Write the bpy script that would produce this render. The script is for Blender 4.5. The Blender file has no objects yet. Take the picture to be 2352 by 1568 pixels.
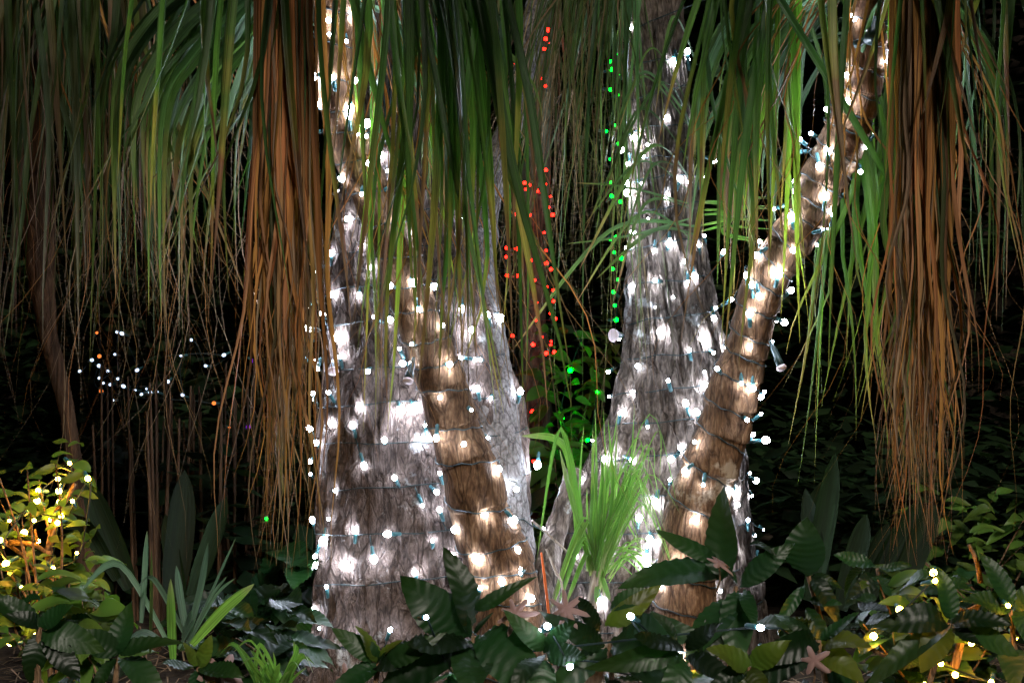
import bpy, bmesh, math, random
from mathutils import Vector, Matrix, noise
from mathutils.bvhtree import BVHTree
R = random.Random(7)
SC = bpy.context.scene
COL = SC.collection
rad = math.radians
# ------------------------------------------------------------------ camera, sky, sun, exposure
D, ZC = 3.4, 0.82                       # the plane Y = 0 stands 3.4 m from the lens and is 2.352 m wide in frame
cam = bpy.data.cameras.new('camera'); cam_o = bpy.data.objects.new('camera', cam); COL.objects.link(cam_o)
cam_o.location = (0, -D, ZC); cam_o.rotation_euler = (rad(90), 0, 0)
cam.sensor_width = 36; cam.lens = 36 * D / 2.352; cam.clip_end = 400; cam.clip_start = 0.05
SC.camera = cam_o
SUN_EL, SUN_AZ = 34, 14                 # weak warm garden light from behind the camera, a little to its right
w = bpy.data.worlds.new('World'); SC.world = w; w.use_nodes = True
nt = w.node_tree; bg = nt.nodes['Background']
sky = nt.nodes.new('ShaderNodeTexSky'); sky.sky_type = 'NISHITA'; sky.sun_disc = False
sky.sun_elevation = rad(-6); sky.sun_rotation = rad(180 - SUN_AZ)
nt.links.new(sky.outputs[0], bg.inputs[0]); bg.inputs[1].default_value = 0.05
sun = bpy.data.lights.new('sun', 'SUN'); sun.energy = 2.1; sun.angle = rad(6); sun.color = (1.0, 0.91, 0.80)
sun_o = bpy.data.objects.new('sun', sun); COL.objects.link(sun_o)
sd = Vector((math.sin(rad(SUN_AZ)) * math.cos(rad(SUN_EL)), -math.cos(rad(SUN_AZ)) * math.cos(rad(SUN_EL)), math.sin(rad(SUN_EL))))
sun_o.rotation_euler = sd.to_track_quat('Z', 'Y').to_euler(); sun_o.location = sd * 6
vs = SC.view_settings; vs.view_transform = 'Standard'; vs.look = 'None'; vs.exposure = 0; vs.gamma = 1; vs.use_curve_mapping = False
SC.cycles.use_denoising = True; SC.cycles.use_adaptive_sampling = True; SC.cycles.adaptive_threshold = 0.03; SC.cycles.use_light_tree = True
SC.cycles.max_bounces = 4; SC.cycles.diffuse_bounces = 2; SC.cycles.glossy_bounces = 2; SC.cycles.transmission_bounces = 4
SC.cycles.sample_clamp_indirect = 4.0; SC.cycles.caustics_reflective = False; SC.cycles.caustics_refractive = False

# ------------------------------------------------------------------ helpers
CAMP = Vector((0, -D, ZC))
def P(px, py, Y=0.0):
    s = (Y + D) / D
    return Vector(((px - 1176) / 1000 * s, Y, ZC + (784 - py) / 1000 * s))
def SCL(Y): return (Y + D) / D / 1000
def tag(o, label=None, cat=None, group=None, kind=None):
    if label: o['label'] = label
    if cat: o['category'] = cat
    if group: o['group'] = group
    if kind: o['kind'] = kind
    return o
def empty(name, loc, label=None, cat=None, group=None):
    o = bpy.data.objects.new(name, None); COL.objects.link(o); o.location = loc; o.empty_display_size = 0.05
    return tag(o, label, cat, group)
def put(name, mesh, parent=None, mat=None, mtx=None):
    o = bpy.data.objects.new(name, mesh); COL.objects.link(o)
    if mat and not mesh.materials: mesh.materials.append(mat)
    if parent is not None:
        o.parent = parent
        loc = WORLD.get(parent.name)
        if loc is None: loc = parent.matrix_basis
        o.matrix_parent_inverse = loc.inverted()
    if mtx is not None: o.matrix_basis = mtx
    WORLD[o.name] = mtx if mtx is not None else Matrix.Identity(4)
    return o
WORLD = {}
def root(name, loc, label, cat, group=None):
    o = empty(name, loc, label, cat, group); WORLD[o.name] = Matrix.Translation(loc); return o
def mesh_of(name, V, F, smooth=True, attrs=None):
    m = bpy.data.meshes.new(name); m.from_pydata(V, [], F)
    if attrs:
        for k, vals in attrs.items():
            a = m.attributes.new(k, 'FLOAT', 'POINT'); a.data.foreach_set('value', vals)
    if smooth: m.polygons.foreach_set('use_smooth', [True] * len(m.polygons))
    m.update(); return m
class MB:
    def __init__(s): s.V = []; s.F = []; s.A = {'t': [], 'rnd': [], 'c': []}
    def add(s, V, F, t=None, rnd=0.5, c=None):
        o = len(s.V); s.V += [tuple(v) for v in V]; s.F += [tuple(i + o for i in f) for f in F]
        n = len(V); s.A['t'] += t if t else [0.5] * n; s.A['rnd'] += [rnd] * n; s.A['c'] += c if c else [0.0] * n
    def tube(s, pts, rads, n=6, rnd=0.5, cap=True):
        V, F = tube(pts, rads, n, cap)
        k = len(pts); t = []
        for i in range(k): t += [i / max(1, k - 1)] * n
        s.add(V, F, t + [0, 1] * (len(V) > k * n), rnd)
    def build(s, name, parent=None, mat=None, smooth=True):
        return put(name, mesh_of(name, s.V, s.F, smooth, s.A), parent, mat)
def frames(pts):
    T = []
    for i in range(len(pts)):
        a = pts[max(0, i - 1)]; b = pts[min(len(pts) - 1, i + 1)]; T.append((b - a).normalized())
    up = Vector((0, -1, 0)) if abs(T[0].y) < 0.9 else Vector((1, 0, 0))
    out = []
    u = (up - T[0] * up.dot(T[0])).normalized()
    for t in T:
        u = u - t * u.dot(t)
        u = u.normalized() if u.length > 1e-6 else Vector((1, 0, 0))
        out.append((t, u, t.cross(u)))
    return out
def tube(pts, rads, n=6, cap=True):
    pts = [Vector(p) for p in pts]
    if not isinstance(rads, (list, tuple)): rads = [rads] * len(pts)
    V, F = [], []
    for p, r, (t, u, v) in zip(pts, rads, frames(pts)):
        for k in range(n):
            a = 2 * math.pi * k / n; V.append(p + (u * math.cos(a) + v * math.sin(a)) * r)
    for i in range(len(pts) - 1):
        for k in range(n):
            k2 = (k + 1) % n; F.append((i * n + k, i * n + k2, (i + 1) * n + k2, (i + 1) * n + k))
    if cap:
        V += [pts[0], pts[-1]]; a, b = len(V) - 2, len(V) - 1; l = (len(pts) - 1) * n
        for k in range(n):
            F.append((a, (k + 1) % n, k)); F.append((b, l + k, l + (k + 1) % n))
    return V, F
def smooth_path(pts, n):
    pts = [Vector(p) for p in pts]; out = []
    m = len(pts) - 1
    for i in range(n + 1):
        x = i / n * m; k = min(int(x), m - 1); f = x - k
        p0 = pts[max(0, k - 1)]; p1 = pts[k]; p2 = pts[k + 1]; p3 = pts[min(m, k + 2)]
        out.append(0.5 * ((2 * p1) + (p2 - p0) * f + (2 * p0 - 5 * p1 + 4 * p2 - p3) * f * f + (3 * p1 - p0 - 3 * p2 + p3) * f ** 3))
    return out
def ribbon(pts, wfun, side0, twist=0.0, fold=0.18, tw0=0.0):
    """a strap leaf: three points across, creased along the midrib, turning by twist along its length"""
    V, F, t, c = [], [], [], []; n = len(pts)
    for i, p in enumerate(pts):
        a = pts[max(0, i - 1)]; b = pts[min(n - 1, i + 1)]; T = (b - a).normalized()
        s = side0 - T * side0.dot(T)
        if s.length < 1e-5: s = Vector((1, 0, 0)).cross(T)
        s.normalize(); q = Matrix.Rotation(tw0 + twist * i / (n - 1), 3, T); s = q @ s; N = T.cross(s)
        wd = wfun(i / (n - 1)) * 0.5
        V += [p - s * wd + N * wd * fold, p - N * wd * fold, p + s * wd + N * wd * fold]; t += [i / (n - 1)] * 3; c += [-1, 0, 1]
    for i in range(n - 1):
        o = i * 3; F += [(o, o + 1, o + 4, o + 3), (o + 1, o + 2, o + 5, o + 4)]
    return V, F, t, c

# ------------------------------------------------------------------ materials
def new_mat(name):
    m = bpy.data.materials.new(name); m.use_nodes = True; t = m.node_tree; t.nodes.clear()
    out = t.nodes.new('ShaderNodeOutputMaterial'); return m, t, out
def N(t, typ, **kw):
    n = t.nodes.new(typ)
    for k, v in kw.items():
        if k in n.inputs: n.inputs[k].default_value = v
        else: setattr(n, k, v)
    return n
def ramp(t, fac, stops):
    r = t.nodes.new('ShaderNodeValToRGB'); e = r.color_ramp.elements
    while len(e) < len(stops): e.new(0.5)
    for el, (p, c) in zip(e, stops): el.position = p; el.color = (*c, 1)
    t.links.new(fac, r.inputs[0]); return r.outputs[0]
def math_n(t, op, a, b=0.5):
    n = t.nodes.new('ShaderNodeMath'); n.operation = op
    for i, x in enumerate((a, b)):
        if isinstance(x, (int, float)): n.inputs[i].default_value = x
        else: t.links.new(x, n.inputs[i])
    return n.outputs[0]
def leafy(name, stops, spread=0.2, transl=0.3, rough=0.45, spec=0.35, hue=0.25, stripes=True, tr_gain=1.4, veins=0):
    m, t, out = new_mat(name)
    at = N(t, 'ShaderNodeAttribute', attribute_name='t'); rn = N(t, 'ShaderNodeAttribute', attribute_name='rnd'); cr = N(t, 'ShaderNodeAttribute', attribute_name='c')
    sh = math_n(t, 'MULTIPLY', math_n(t, 'SUBTRACT', rn.outputs['Fac'], 0.5), spread * 2)
    tc = N(t, 'ShaderNodeTexCoord')
    nz = N(t, 'ShaderNodeTexNoise', Scale=9.0, Detail=4.0); t.links.new(tc.outputs['Object'], nz.inputs['Vector'])
    f = math_n(t, 'ADD', math_n(t, 'ADD', at.outputs['Fac'], sh), math_n(t, 'MULTIPLY', math_n(t, 'SUBTRACT', nz.outputs['Fac'], 0.5), 0.35))
    col = ramp(t, f, stops)
    r2 = math_n(t, 'FRACT', math_n(t, 'MULTIPLY', rn.outputs['Fac'], 7.31))
    val = math_n(t, 'ADD', math_n(t, 'MULTIPLY', r2, hue * 2), 1.0 - hue)
    hs = N(t, 'ShaderNodeHueSaturation'); t.links.new(col, hs.inputs['Color']); t.links.new(val, hs.inputs['Value'])
    t.links.new(math_n(t, 'ADD', math_n(t, 'MULTIPLY', math_n(t, 'FRACT', math_n(t, 'MULTIPLY', rn.outputs['Fac'], 13.7)), 0.03), 0.489), hs.inputs['Hue'])
    cout = hs.outputs[0]
    bs = N(t, 'ShaderNodeBsdfPrincipled', Roughness=rough); bs.inputs['Specular IOR Level'].default_value = spec
    if stripes:
        cx = t.nodes.new('ShaderNodeCombineXYZ')
        t.links.new(math_n(t, 'MULTIPLY', cr.outputs['Fac'], 5.0), cx.inputs[0]); t.links.new(math_n(t, 'MULTIPLY', at.outputs['Fac'], 1.5), cx.inputs[1])
        t.links.new(math_n(t, 'MULTIPLY', rn.outputs['Fac'], 50.0), cx.inputs[2])
        n2 = N(t, 'ShaderNodeTexNoise', Scale=1.0, Detail=3.0); t.links.new(cx.outputs[0], n2.inputs['Vector'])
        mx = N(t, 'ShaderNodeMix', data_type='RGBA', blend_type='MULTIPLY'); mx.inputs[0].default_value = 0.7
        t.links.new(cout, mx.inputs[6]); t.links.new(ramp(t, n2.outputs['Fac'], [(0.32, (0.3, 0.3, 0.3)), (0.68, (1.3, 1.3, 1.25))]), mx.inputs[7]); cout = mx.outputs[2]
        bp = N(t, 'ShaderNodeBump', Strength=0.7, Distance=0.003); t.links.new(n2.outputs['Fac'], bp.inputs['Height']); t.links.new(bp.outputs[0], bs.inputs['Normal'])
    if veins:
        ac = math_n(t, 'ABSOLUTE', cr.outputs['Fac']); ph = math_n(t, 'SUBTRACT', math_n(t, 'MULTIPLY', at.outputs['Fac'], veins), math_n(t, 'MULTIPLY', ac, 1.1))
        hv = math_n(t, 'MULTIPLY', math_n(t, 'COSINE', math_n(t, 'MULTIPLY', ph, 6.2832)), math_n(t, 'POWER', ac, 0.5))
        bp = N(t, 'ShaderNodeBump', Strength=0.10, Distance=0.004); t.links.new(hv, bp.inputs['Height']); t.links.new(bp.outputs[0], bs.inputs['Normal'])
    t.links.new(cout, bs.inputs['Base Color'])
    tr = N(t, 'ShaderNodeBsdfTranslucent')
    g = N(t, 'ShaderNodeMix', data_type='RGBA', blend_type='MULTIPLY'); g.inputs[0].default_value = 1.0; t.links.new(cout, g.inputs[6]); g.inputs[7].default_value = (tr_gain * 1.1, tr_gain * 1.2, tr_gain * 0.6, 1)
    t.links.new(g.outputs[2], tr.inputs[0])
    ms = N(t, 'ShaderNodeMixShader'); ms.inputs[0].default_value = transl
    t.links.new(bs.outputs[0], ms.inputs[1]); t.links.new(tr.outputs[0], ms.inputs[2]); t.links.new(ms.outputs[0], out.inputs[0])
    return m
def bark(name, dark, mid, light, zst=0.22, scale=26, lichen=0.0, bump=0.6, lich_col=(0.5, 0.5, 0.48)):
    m, t, out = new_mat(name)
    tc = N(t, 'ShaderNodeTexCoord'); mp = N(t, 'ShaderNodeMapping'); mp.inputs['Scale'].default_value = (1, 1, zst)
    t.links.new(tc.outputs['Object'], mp.inputs['Vector'])
    wn = N(t, 'ShaderNodeTexNoise', Scale=scale * 0.3, Detail=3.0); t.links.new(mp.outputs[0], wn.inputs['Vector'])
    wv = N(t, 'ShaderNodeVectorMath', operation='MULTIPLY_ADD'); t.links.new(wn.outputs['Color'], wv.inputs[0]); wv.inputs[1].default_value = (0.035, 0.035, 0.035); t.links.new(mp.outputs[0], wv.inputs[2])
    a = N(t, 'ShaderNodeTexNoise', Scale=scale, Detail=8.0, Roughness=0.68); t.links.new(wv.outputs[0], a.inputs['Vector'])
    b = N(t, 'ShaderNodeTexNoise', Scale=scale * 3.4, Detail=6.0, Roughness=0.6); t.links.new(wv.outputs[0], b.inputs['Vector'])
    v = N(t, 'ShaderNodeTexVoronoi', feature='DISTANCE_TO_EDGE', Scale=scale * 0.7); t.links.new(wv.outputs[0], v.inputs['Vector'])
    crack = ramp(t, v.outputs['Distance'], [(0.0, (0.0, 0.0, 0.0)), (0.09, (1, 1, 1))])
    h = math_n(t, 'ADD', math_n(t, 'MULTIPLY', a.outputs['Fac'], 0.5), math_n(t, 'MULTIPLY', b.outputs['Fac'], 0.5))
    col = ramp(t, h, [(0.38, dark), (0.5, mid), (0.62, light)])
    mx = N(t, 'ShaderNodeMix', data_type='RGBA', blend_type='MULTIPLY'); mx.inputs[0].default_value = 0.5; t.links.new(col, mx.inputs[6]); t.links.new(crack, mx.inputs[7]); col = mx.outputs[2]
    if lichen > 0:
        ln = N(t, 'ShaderNodeTexNoise', Scale=7.0, Detail=6.0, Roughness=0.7); t.links.new(tc.outputs['Object'], ln.inputs['Vector'])
        ml = N(t, 'ShaderNodeMix', data_type='RGBA'); t.links.new(ramp(t, ln.outputs['Fac'], [(0.62 - lichen * 0.2, (0, 0, 0)), (0.68 - lichen * 0.2, (0.8, 0.8, 0.8))]), ml.inputs[0])
        t.links.new(col, ml.inputs[6]); ml.inputs[7].default_value = (*lich_col, 1); col = ml.outputs[2]
    bs = N(t, 'ShaderNodeBsdfPrincipled', Roughness=0.85); bs.inputs['Specular IOR Level'].default_value = 0.2
    t.links.new(col, bs.inputs['Base Color'])
    bp = N(t, 'ShaderNodeBump', Strength=bump, Distance=0.02)
    hh = math_n(t, 'MULTIPLY', h, math_n(t, 'ADD', math_n(t, 'MULTIPLY', crack, 0.35), 0.65))
    t.links.new(hh, bp.inputs['Height']); t.links.new(bp.outputs[0], bs.inputs['Normal']); t.links.new(bs.outputs[0], out.inputs[0])
    return m
def plain(name, col, rough=0.5, spec=0.3, var=0.25, scale=30):
    m, t, out = new_mat(name); bs = N(t, 'ShaderNodeBsdfPrincipled', Roughness=rough); bs.inputs['Specular IOR Level'].default_value = spec
    tc = N(t, 'ShaderNodeTexCoord'); nz = N(t, 'ShaderNodeTexNoise', Scale=scale, Detail=5.0); t.links.new(tc.outputs['Object'], nz.inputs['Vector'])
    lo = tuple(c * (1 - var) for c in col); hi = tuple(min(1, c * (1 + var)) for c in col)
    t.links.new(ramp(t, nz.outputs['Fac'], [(0.3, lo), (0.7, hi)]), bs.inputs['Base Color']); t.links.new(bs.outputs[0], out.inputs[0]); return m
def glow(name, col, s):
    m, t, out = new_mat(name); e = N(t, 'ShaderNodeEmission', Color=(*col, 1), Strength=s); t.links.new(e.outputs[0], out.inputs[0]); return m
G1, G2 = (0.018, 0.038, 0.017), (0.03, 0.064, 0.023)
M = {}
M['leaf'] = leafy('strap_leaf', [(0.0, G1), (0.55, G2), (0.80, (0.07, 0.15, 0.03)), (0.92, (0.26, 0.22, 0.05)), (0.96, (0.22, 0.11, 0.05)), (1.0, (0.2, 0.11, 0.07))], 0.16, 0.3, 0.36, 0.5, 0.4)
M['bright'] = leafy('bulb_lit_strap_leaf', [(0.0, (0.06, 0.14, 0.02)), (0.7, (0.10, 0.21, 0.03)), (0.9, (0.2, 0.25, 0.04)), (1.0, (0.3, 0.22, 0.06))], 0.12, 0.4)  # strap leaf with the vivid green of nearby bulb light put into its colour
M['pale'] = leafy('lit_pale_strap_leaf', [(0.0, (0.09, 0.15, 0.085)), (0.5, (0.08, 0.15, 0.07)), (0.85, (0.11, 0.17, 0.05)), (0.95, (0.24, 0.2, 0.08)), (1.0, (0.25, 0.14, 0.09))], 0.16, 0.3, 0.4, 0.5, 0.5)  # paler strap leaf; bulb light on the arching leaves is mixed into its colour
M['olive'] = leafy('thin_olive_leaf', [(0.0, (0.05, 0.08, 0.025)), (0.6, (0.065, 0.105, 0.03)), (0.85, (0.13, 0.12, 0.05)), (1.0, (0.2, 0.12, 0.08))], 0.3)
M['dead'] = leafy('dead_leaf', [(0.0, (0.30, 0.12, 0.038)), (0.35, (0.47, 0.19, 0.06)), (0.7, (0.52, 0.225, 0.078)), (1.0, (0.36, 0.19, 0.09))], 0.5, 0.15, 0.6, 0.25, 0.5, tr_gain=1.0)
M['straw'] = leafy('straw', [(0.0, (0.3, 0.2, 0.12)), (1.0, (0.36, 0.25, 0.16))], 0.4, 0.1, 0.7, 0.2, 0.4, tr_gain=1.0)
M['grass'] = leafy('grass_blade', [(0.0, (0.38, 0.4, 0.24)), (0.15, (0.15, 0.3, 0.06)), (0.8, (0.14, 0.28, 0.06)), (1.0, (0.22, 0.26, 0.12))], 0.15, 0.35, 0.45, 0.3, 0.2)
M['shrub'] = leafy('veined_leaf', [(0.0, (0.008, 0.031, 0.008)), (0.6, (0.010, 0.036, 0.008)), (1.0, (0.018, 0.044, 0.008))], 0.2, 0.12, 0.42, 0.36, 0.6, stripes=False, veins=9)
M['shrubyellow'] = leafy('young_leaf', [(0.0, (0.05, 0.085, 0.012)), (1.0, (0.085, 0.105, 0.012))], 0.2, 0.35, 0.4, 0.4, 0.35, stripes=False, veins=7)
M['bush'] = leafy('small_leaf', [(0.0, (0.06, 0.12, 0.02)), (1.0, (0.10, 0.16, 0.025))], 0.2, 0.35, 0.45, 0.35, 0.4, stripes=False)
M['blue'] = leafy('bluish_strap', [(0.0, (0.13, 0.21, 0.16)), (0.8, (0.12, 0.22, 0.17)), (1.0, (0.18, 0.24, 0.15))], 0.1, 0.2, 0.4, 0.4, 0.25)
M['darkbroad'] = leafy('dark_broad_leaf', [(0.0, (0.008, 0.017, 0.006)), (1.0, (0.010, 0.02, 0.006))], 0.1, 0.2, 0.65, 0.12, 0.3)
M['pink'] = leafy('dry_pink_leaf', [(0.0, (0.28, 0.155, 0.15)), (1.0, (0.4, 0.25, 0.24))], 0.1, 0.2, 0.6, 0.2, 0.2, stripes=False)
M['under'] = leafy('undergrowth_leaf', [(0.0, (0.008, 0.021, 0.007)), (1.0, (0.013, 0.027, 0.008))], 0.2, 0.2, 0.5, 0.35, 0.6, stripes=False)
M['hedge'] = leafy('hedge_leaf', [(0.0, (0.012, 0.03, 0.012)), (1.0, (0.02, 0.04, 0.014))], 0.2, 0.15, 0.6, 0.2, 0.4, stripes=False)
M['barkA'] = bark('rough_bark', (0.045, 0.032, 0.026), (0.125, 0.089, 0.073), (0.22, 0.167, 0.142), 0.36, 60, 0.06, 0.9)
M['barkG'] = bark('grey_bark', (0.09, 0.078, 0.072), (0.21, 0.187, 0.175), (0.34, 0.312, 0.295), 0.7, 50, 0.35, 0.9, (0.36, 0.35, 0.34))
M['barkB'] = bark('furrowed_bark', (0.038, 0.028, 0.022), (0.14, 0.107, 0.085), (0.28, 0.225, 0.185), 0.3, 46, 0.1, 1.0)
M['ring'] = bark('ringed_bark', (0.055, 0.028, 0.014), (0.15, 0.08, 0.04), (0.29, 0.175, 0.095), 0.25, 55, 0.12, 0.5, (0.45, 0.36, 0.26))
M['farbark'] = bark('far_bark', (0.05, 0.05, 0.04), (0.1, 0.13, 0.09), (0.16, 0.2, 0.15), 0.4, 20)
M['twig'] = bark('twig_bark', (0.12, 0.07, 0.04), (0.25, 0.15, 0.08), (0.36, 0.23, 0.13), 0.4, 60)
M['cane'] = bark('cane_bark', (0.05, 0.028, 0.016), (0.1, 0.055, 0.03), (0.17, 0.095, 0.05), 0.1, 30)
M['soil'] = bark('soil', (0.018, 0.013, 0.01), (0.04, 0.03, 0.022), (0.08, 0.06, 0.04), 1.0, 9)
M['wire'] = plain('green_wire', (0.012, 0.026, 0.026), 0.5, 0.4)
M['socket'] = plain('green_socket', (0.03, 0.11, 0.12), 0.35, 0.5)
M['plug'] = plain('dark_plug', (0.02, 0.045, 0.045), 0.35, 0.5)
M['cap'] = plain('pale_cap', (0.75, 0.62, 0.62), 0.4, 0.4, 0.1)
M['orange'] = plain('orange_stick', (0.6, 0.13, 0.03), 0.6, 0.2)
M['wood'] = bark('pale_wood', (0.25, 0.19, 0.14), (0.42, 0.35, 0.28), (0.55, 0.48, 0.4), 0.2, 30)
LAMP = 150
M['white'] = glow('cool_white_bulb', (0.72, 0.81, 1.0), LAMP)
M['whitedim'] = glow('dim_white_bulb', (0.72, 0.81, 1.0), LAMP * 0.45)
M['whitehot'] = glow('strong_white_bulb', (0.74, 0.82, 1.0), LAMP * 1.9)
M['warm'] = glow('warm_bulb', (1.0, 0.45, 0.05), 160)
M['red'] = glow('red_bulb', (1.0, 0.006, 0.003), 30)
M['green'] = glow('green_bulb', (0.0, 1.0, 0.02), 14)
M['greenspot'] = glow('green_spot_bulb', (0.0, 1.0, 0.004), 90)
M['farwhite'] = glow('far_white_bulb', (0.6, 0.75, 1.0), 2.5)
M['orangeglow'] = glow('orange_bulb', (1.0, 0.22, 0.04), 1.6)
M['purple'] = glow('purple_bulb', (0.4, 0.03, 1.0), 0.7)

# ------------------------------------------------------------------ ground
def ground_z(x, y):
    b = max(0.0, min(1.0, (y - 5.4) / 1.6)); b = b * b * (3 - 2 * b) * 4.5
    return b + 0.015 * noise.noise((x * 3, y * 3, 0)) + 0.02 * noise.noise((x * 0.8, y * 0.8, 3)) - 0.01
V, F = [], []
xs = [-120, -40, -12, -6] + [i * 0.1 for i in range(-35, 36)] + [6, 12, 40, 120]
ys = [-40, -12] + [i * 0.1 for i in range(-34, 50)] + [5.2, 5.5, 5.8, 6.1, 6.4, 6.7, 7.0, 7.5, 12, 40, 200]
for y in ys:
    for x in xs: V.append((x, y, ground_z(x, y)))
nx = len(xs)
for j in range(len(ys) - 1):
    for i in range(nx - 1): F.append((j * nx + i, j * nx + i + 1, (j + 1) * nx + i + 1, (j + 1) * nx + i))
tag(put('ground', mesh_of('ground', V, F), None, M['soil']), 'dark soil under the plants', kind='structure')

# ------------------------------------------------------------------ trunks
def interp(tab, y):
    if y <= tab[0][0]: return tab[0][1:]
    for a, b in zip(tab, tab[1:]):
        if y <= b[0]:
            f = (y - a[0]) / (b[0] - a[0]); return tuple(p + (q - p) * f for p, q in zip(a[1:], b[1:]))
    return tab[-1][1:]
def wide_trunk(tab, Yc, step=4, nth=260, amp=0.014, seed=0, flat=0.85, swirl=0.0):
    """tab: (py, left px, right px); upright trunk with furrowed plates pushed out of the surface"""
    py = tab[0][0]; rows = []
    while py <= tab[-1][0]: rows.append(py); py += step
    V, F = [], []
    for r, py in enumerate(rows):
        l, rr = interp(tab, py); c = P((l + rr) / 2, py, Yc); ra = (rr - l) / 2 * SCL(Yc)
        for k in range(nth):
            a = 2 * math.pi * k / nth
            d = Vector((math.cos(a), math.sin(a) * flat, 0)); p = c + d * ra
            aa = a + swirl * c.z
            q = Vector((math.cos(aa) * 1.0, math.sin(aa) * 1.0, 0)) * 0.22
            s = Vector((q.x * 20, q.y * 20, c.z * 5.0 + seed + aa * 0.5)); s2 = Vector((q.x * 60, q.y * 60, c.z * 16 + seed)); s3 = Vector((q.x * 6, q.y * 6, c.z * 1.6 + seed))
            n1 = 1 - min(1.0, abs(noise.noise(s)) * 3.2) ** 0.7 * 1.4; n2 = noise.noise(s2); n3 = noise.noise(s3); n1 = -n1 * 0.55
            ck = noise.noise((q.x * 9 + 3.1 * seed, q.y * 9, c.z * 2.6 + aa * 0.25)) + 0.25 * noise.noise((q.x * 40, q.y * 40, c.z * 14)); ck = max(0.0, 1 - abs(ck) * 13); ck2 = noise.noise((q.x * 22, q.y * 22 + seed, c.z * 6)); ck = max(ck, 0.6 * max(0.0, 1 - abs(ck2) * 9))
            V.append(p - d * 0.012 * ck + d * (amp * n1 * 1.25 + amp * 0.5 * n2 + amp * 2.2 * n3) * min(1, ra / 0.12))
    n = len(rows)
    for i in range(n - 1):
        for k in range(nth):
            k2 = (k + 1) % nth; F.append((i * nth + k, (i + 1) * nth + k, (i + 1) * nth + k2, i * nth + k2))
    return V, F
class Trunk: pass
def axis_tube(tab, step=4, nth=56, rings=None, lip=0.05, amp=0.004, seed=0):
    """tab: (py, px, half width px, Y). rings: py of the leaf scars; every internode swells towards its lower lip."""
    rows = []; py = tab[0][0]
    while py <= tab[-1][0]: rows.append(py); py += step
    pts, rs = [], []
    for py in rows:
        px, hw, Y = interp(tab, py); p = P(px, py, Y); r = hw * SCL(Y)
        pts.append(p)
        if rings:
            f = None
            for a, b in zip(rings, rings[1:]):
                if a <= py < b: f = (py - a) / (b - a)
            if f is not None: r *= 0.95 + lip * f ** 1.6 + 0.03 * math.sin(f * math.pi)
        rs.append(r)
    sm = [sum((pts[min(len(pts) - 1, max(0, i + j))] for j in range(-8, 9)), Vector()) / 17 for i in range(len(pts))]
    V, F = [], []
    for p, r, (t, u, v) in zip(sm, rs, frames(sm)):
        for k in range(nth):
            a = 2 * math.pi * k / nth; d = u * math.cos(a) + v * math.sin(a)
            nn = noise.noise((p + d * r) * 9 + Vector((seed, 0, 0))) + 0.5 * noise.noise((p + d * r) * 34)
            V.append(p + d * (r + amp * nn))
    for i in range(len(sm) - 1):
        for k in range(nth):
            k2 = (k + 1) % nth; F.append((i * nth + k, i * nth + k2, (i + 1) * nth + k2, (i + 1) * nth + k))
    return V, F, sm, rows
TR = {}
def reg(key, V, F, axis, rows):
    t = Trunk(); t.bvh = BVHTree.FromPolygons([Vector(v) for v in V], F); t.axis = axis; t.rows = rows; TR[key] = t; return t
TAB_A = [(-500, 890, 985), (-200, 868, 992), (0, 852, 1000), (200, 826, 1006), (350, 790, 1022), (500, 756, 1052), (640, 740, 1092), (700, 740, 1112), (800, 741, 1146),
         (900, 738, 1178), (1000, 734, 1194), (1200, 727, 1214), (1400, 716, 1226), (1500, 700, 1236), (1600, 660, 1260), (1680, 600, 1300)]
TAB_B = [(-500, 1450, 1560), (0, 1437, 1572), (330, 1440, 1580), (516, 1446, 1600), (700, 1434, 1640), (850, 1414, 1680), (950, 1392, 1705), (1050, 1345, 1722), (1200, 1285, 1730),
         (1300, 1252, 1736), (1450, 1230, 1746), (1600, 1200, 1780), (1680, 1170, 1830)]
YA, YB = 0.17, 0.26
tA = root('rough_barked_tree', P(960, 1600, YA), 'broad brown rough-barked tree on the left, ringed with white lights', 'tree')
V, F = wide_trunk(TAB_A, YA, seed=3)
rowsA = list(range(-500, 1681, 5)); axA = [P(sum(interp(TAB_A, y)) / 2, y, YA) for y in rowsA]
reg('A', V, F, axA, rowsA)
put('trunk', mesh_of('trunk', V, F), tA, M['barkA'])
LIMB = [(-400, 1300, 24, 0.5), (0, 1236, 27, 0.4), (180, 1203, 28, 0.35), (330, 1160, 32, 0.3), (450, 1112, 36, 0.26), (600, 1085, 52, 0.22), (760, 1075, 82, 0.17), (900, 1090, 98, 0.14),
        (1050, 1100, 106, 0.12), (1250, 1110, 112, 0.1), (1450, 1120, 120, 0.1), (1620, 1130, 150, 0.1)]
V, F, sm, rws = axis_tube(LIMB, amp=0.009, seed=11, nth=72)
reg('L', V, F, sm, rws)
put('limb', mesh_of('limb', V, F), tA, M['barkG'])['label'] = 'smooth pale grey limb'
tB = root('rough_barked_tree', P(1490, 1600, YB), 'grey deeply furrowed tree behind the grass tuft, right of the gap', 'tree')
V, F = wide_trunk(TAB_B, YB, seed=9, amp=0.017, swirl=0.55)
axB = [P(sum(interp(TAB_B, y)) / 2, y, YB) for y in rowsA]
reg('B', V, F, axB, rowsA)
put('trunk', mesh_of('trunk', V, F), tB, M['barkB'])
V, F, sm, rws = axis_tube([(1066, 1325, 13, 0.12), (1110, 1312, 19, 0.12), (1250, 1268, 26, 0.1), (1400, 1246, 36, 0.08), (1600, 1225, 50, 0.05)], amp=0.01, seed=4, nth=40)
put('root_stub', mesh_of('root_stub', V + [sum((Vector(v) for v in V[:40]), Vector()) / 40], F + [(len(V), (k + 1) % 40, k) for k in range(40)]), tB, M['barkB'])
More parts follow.
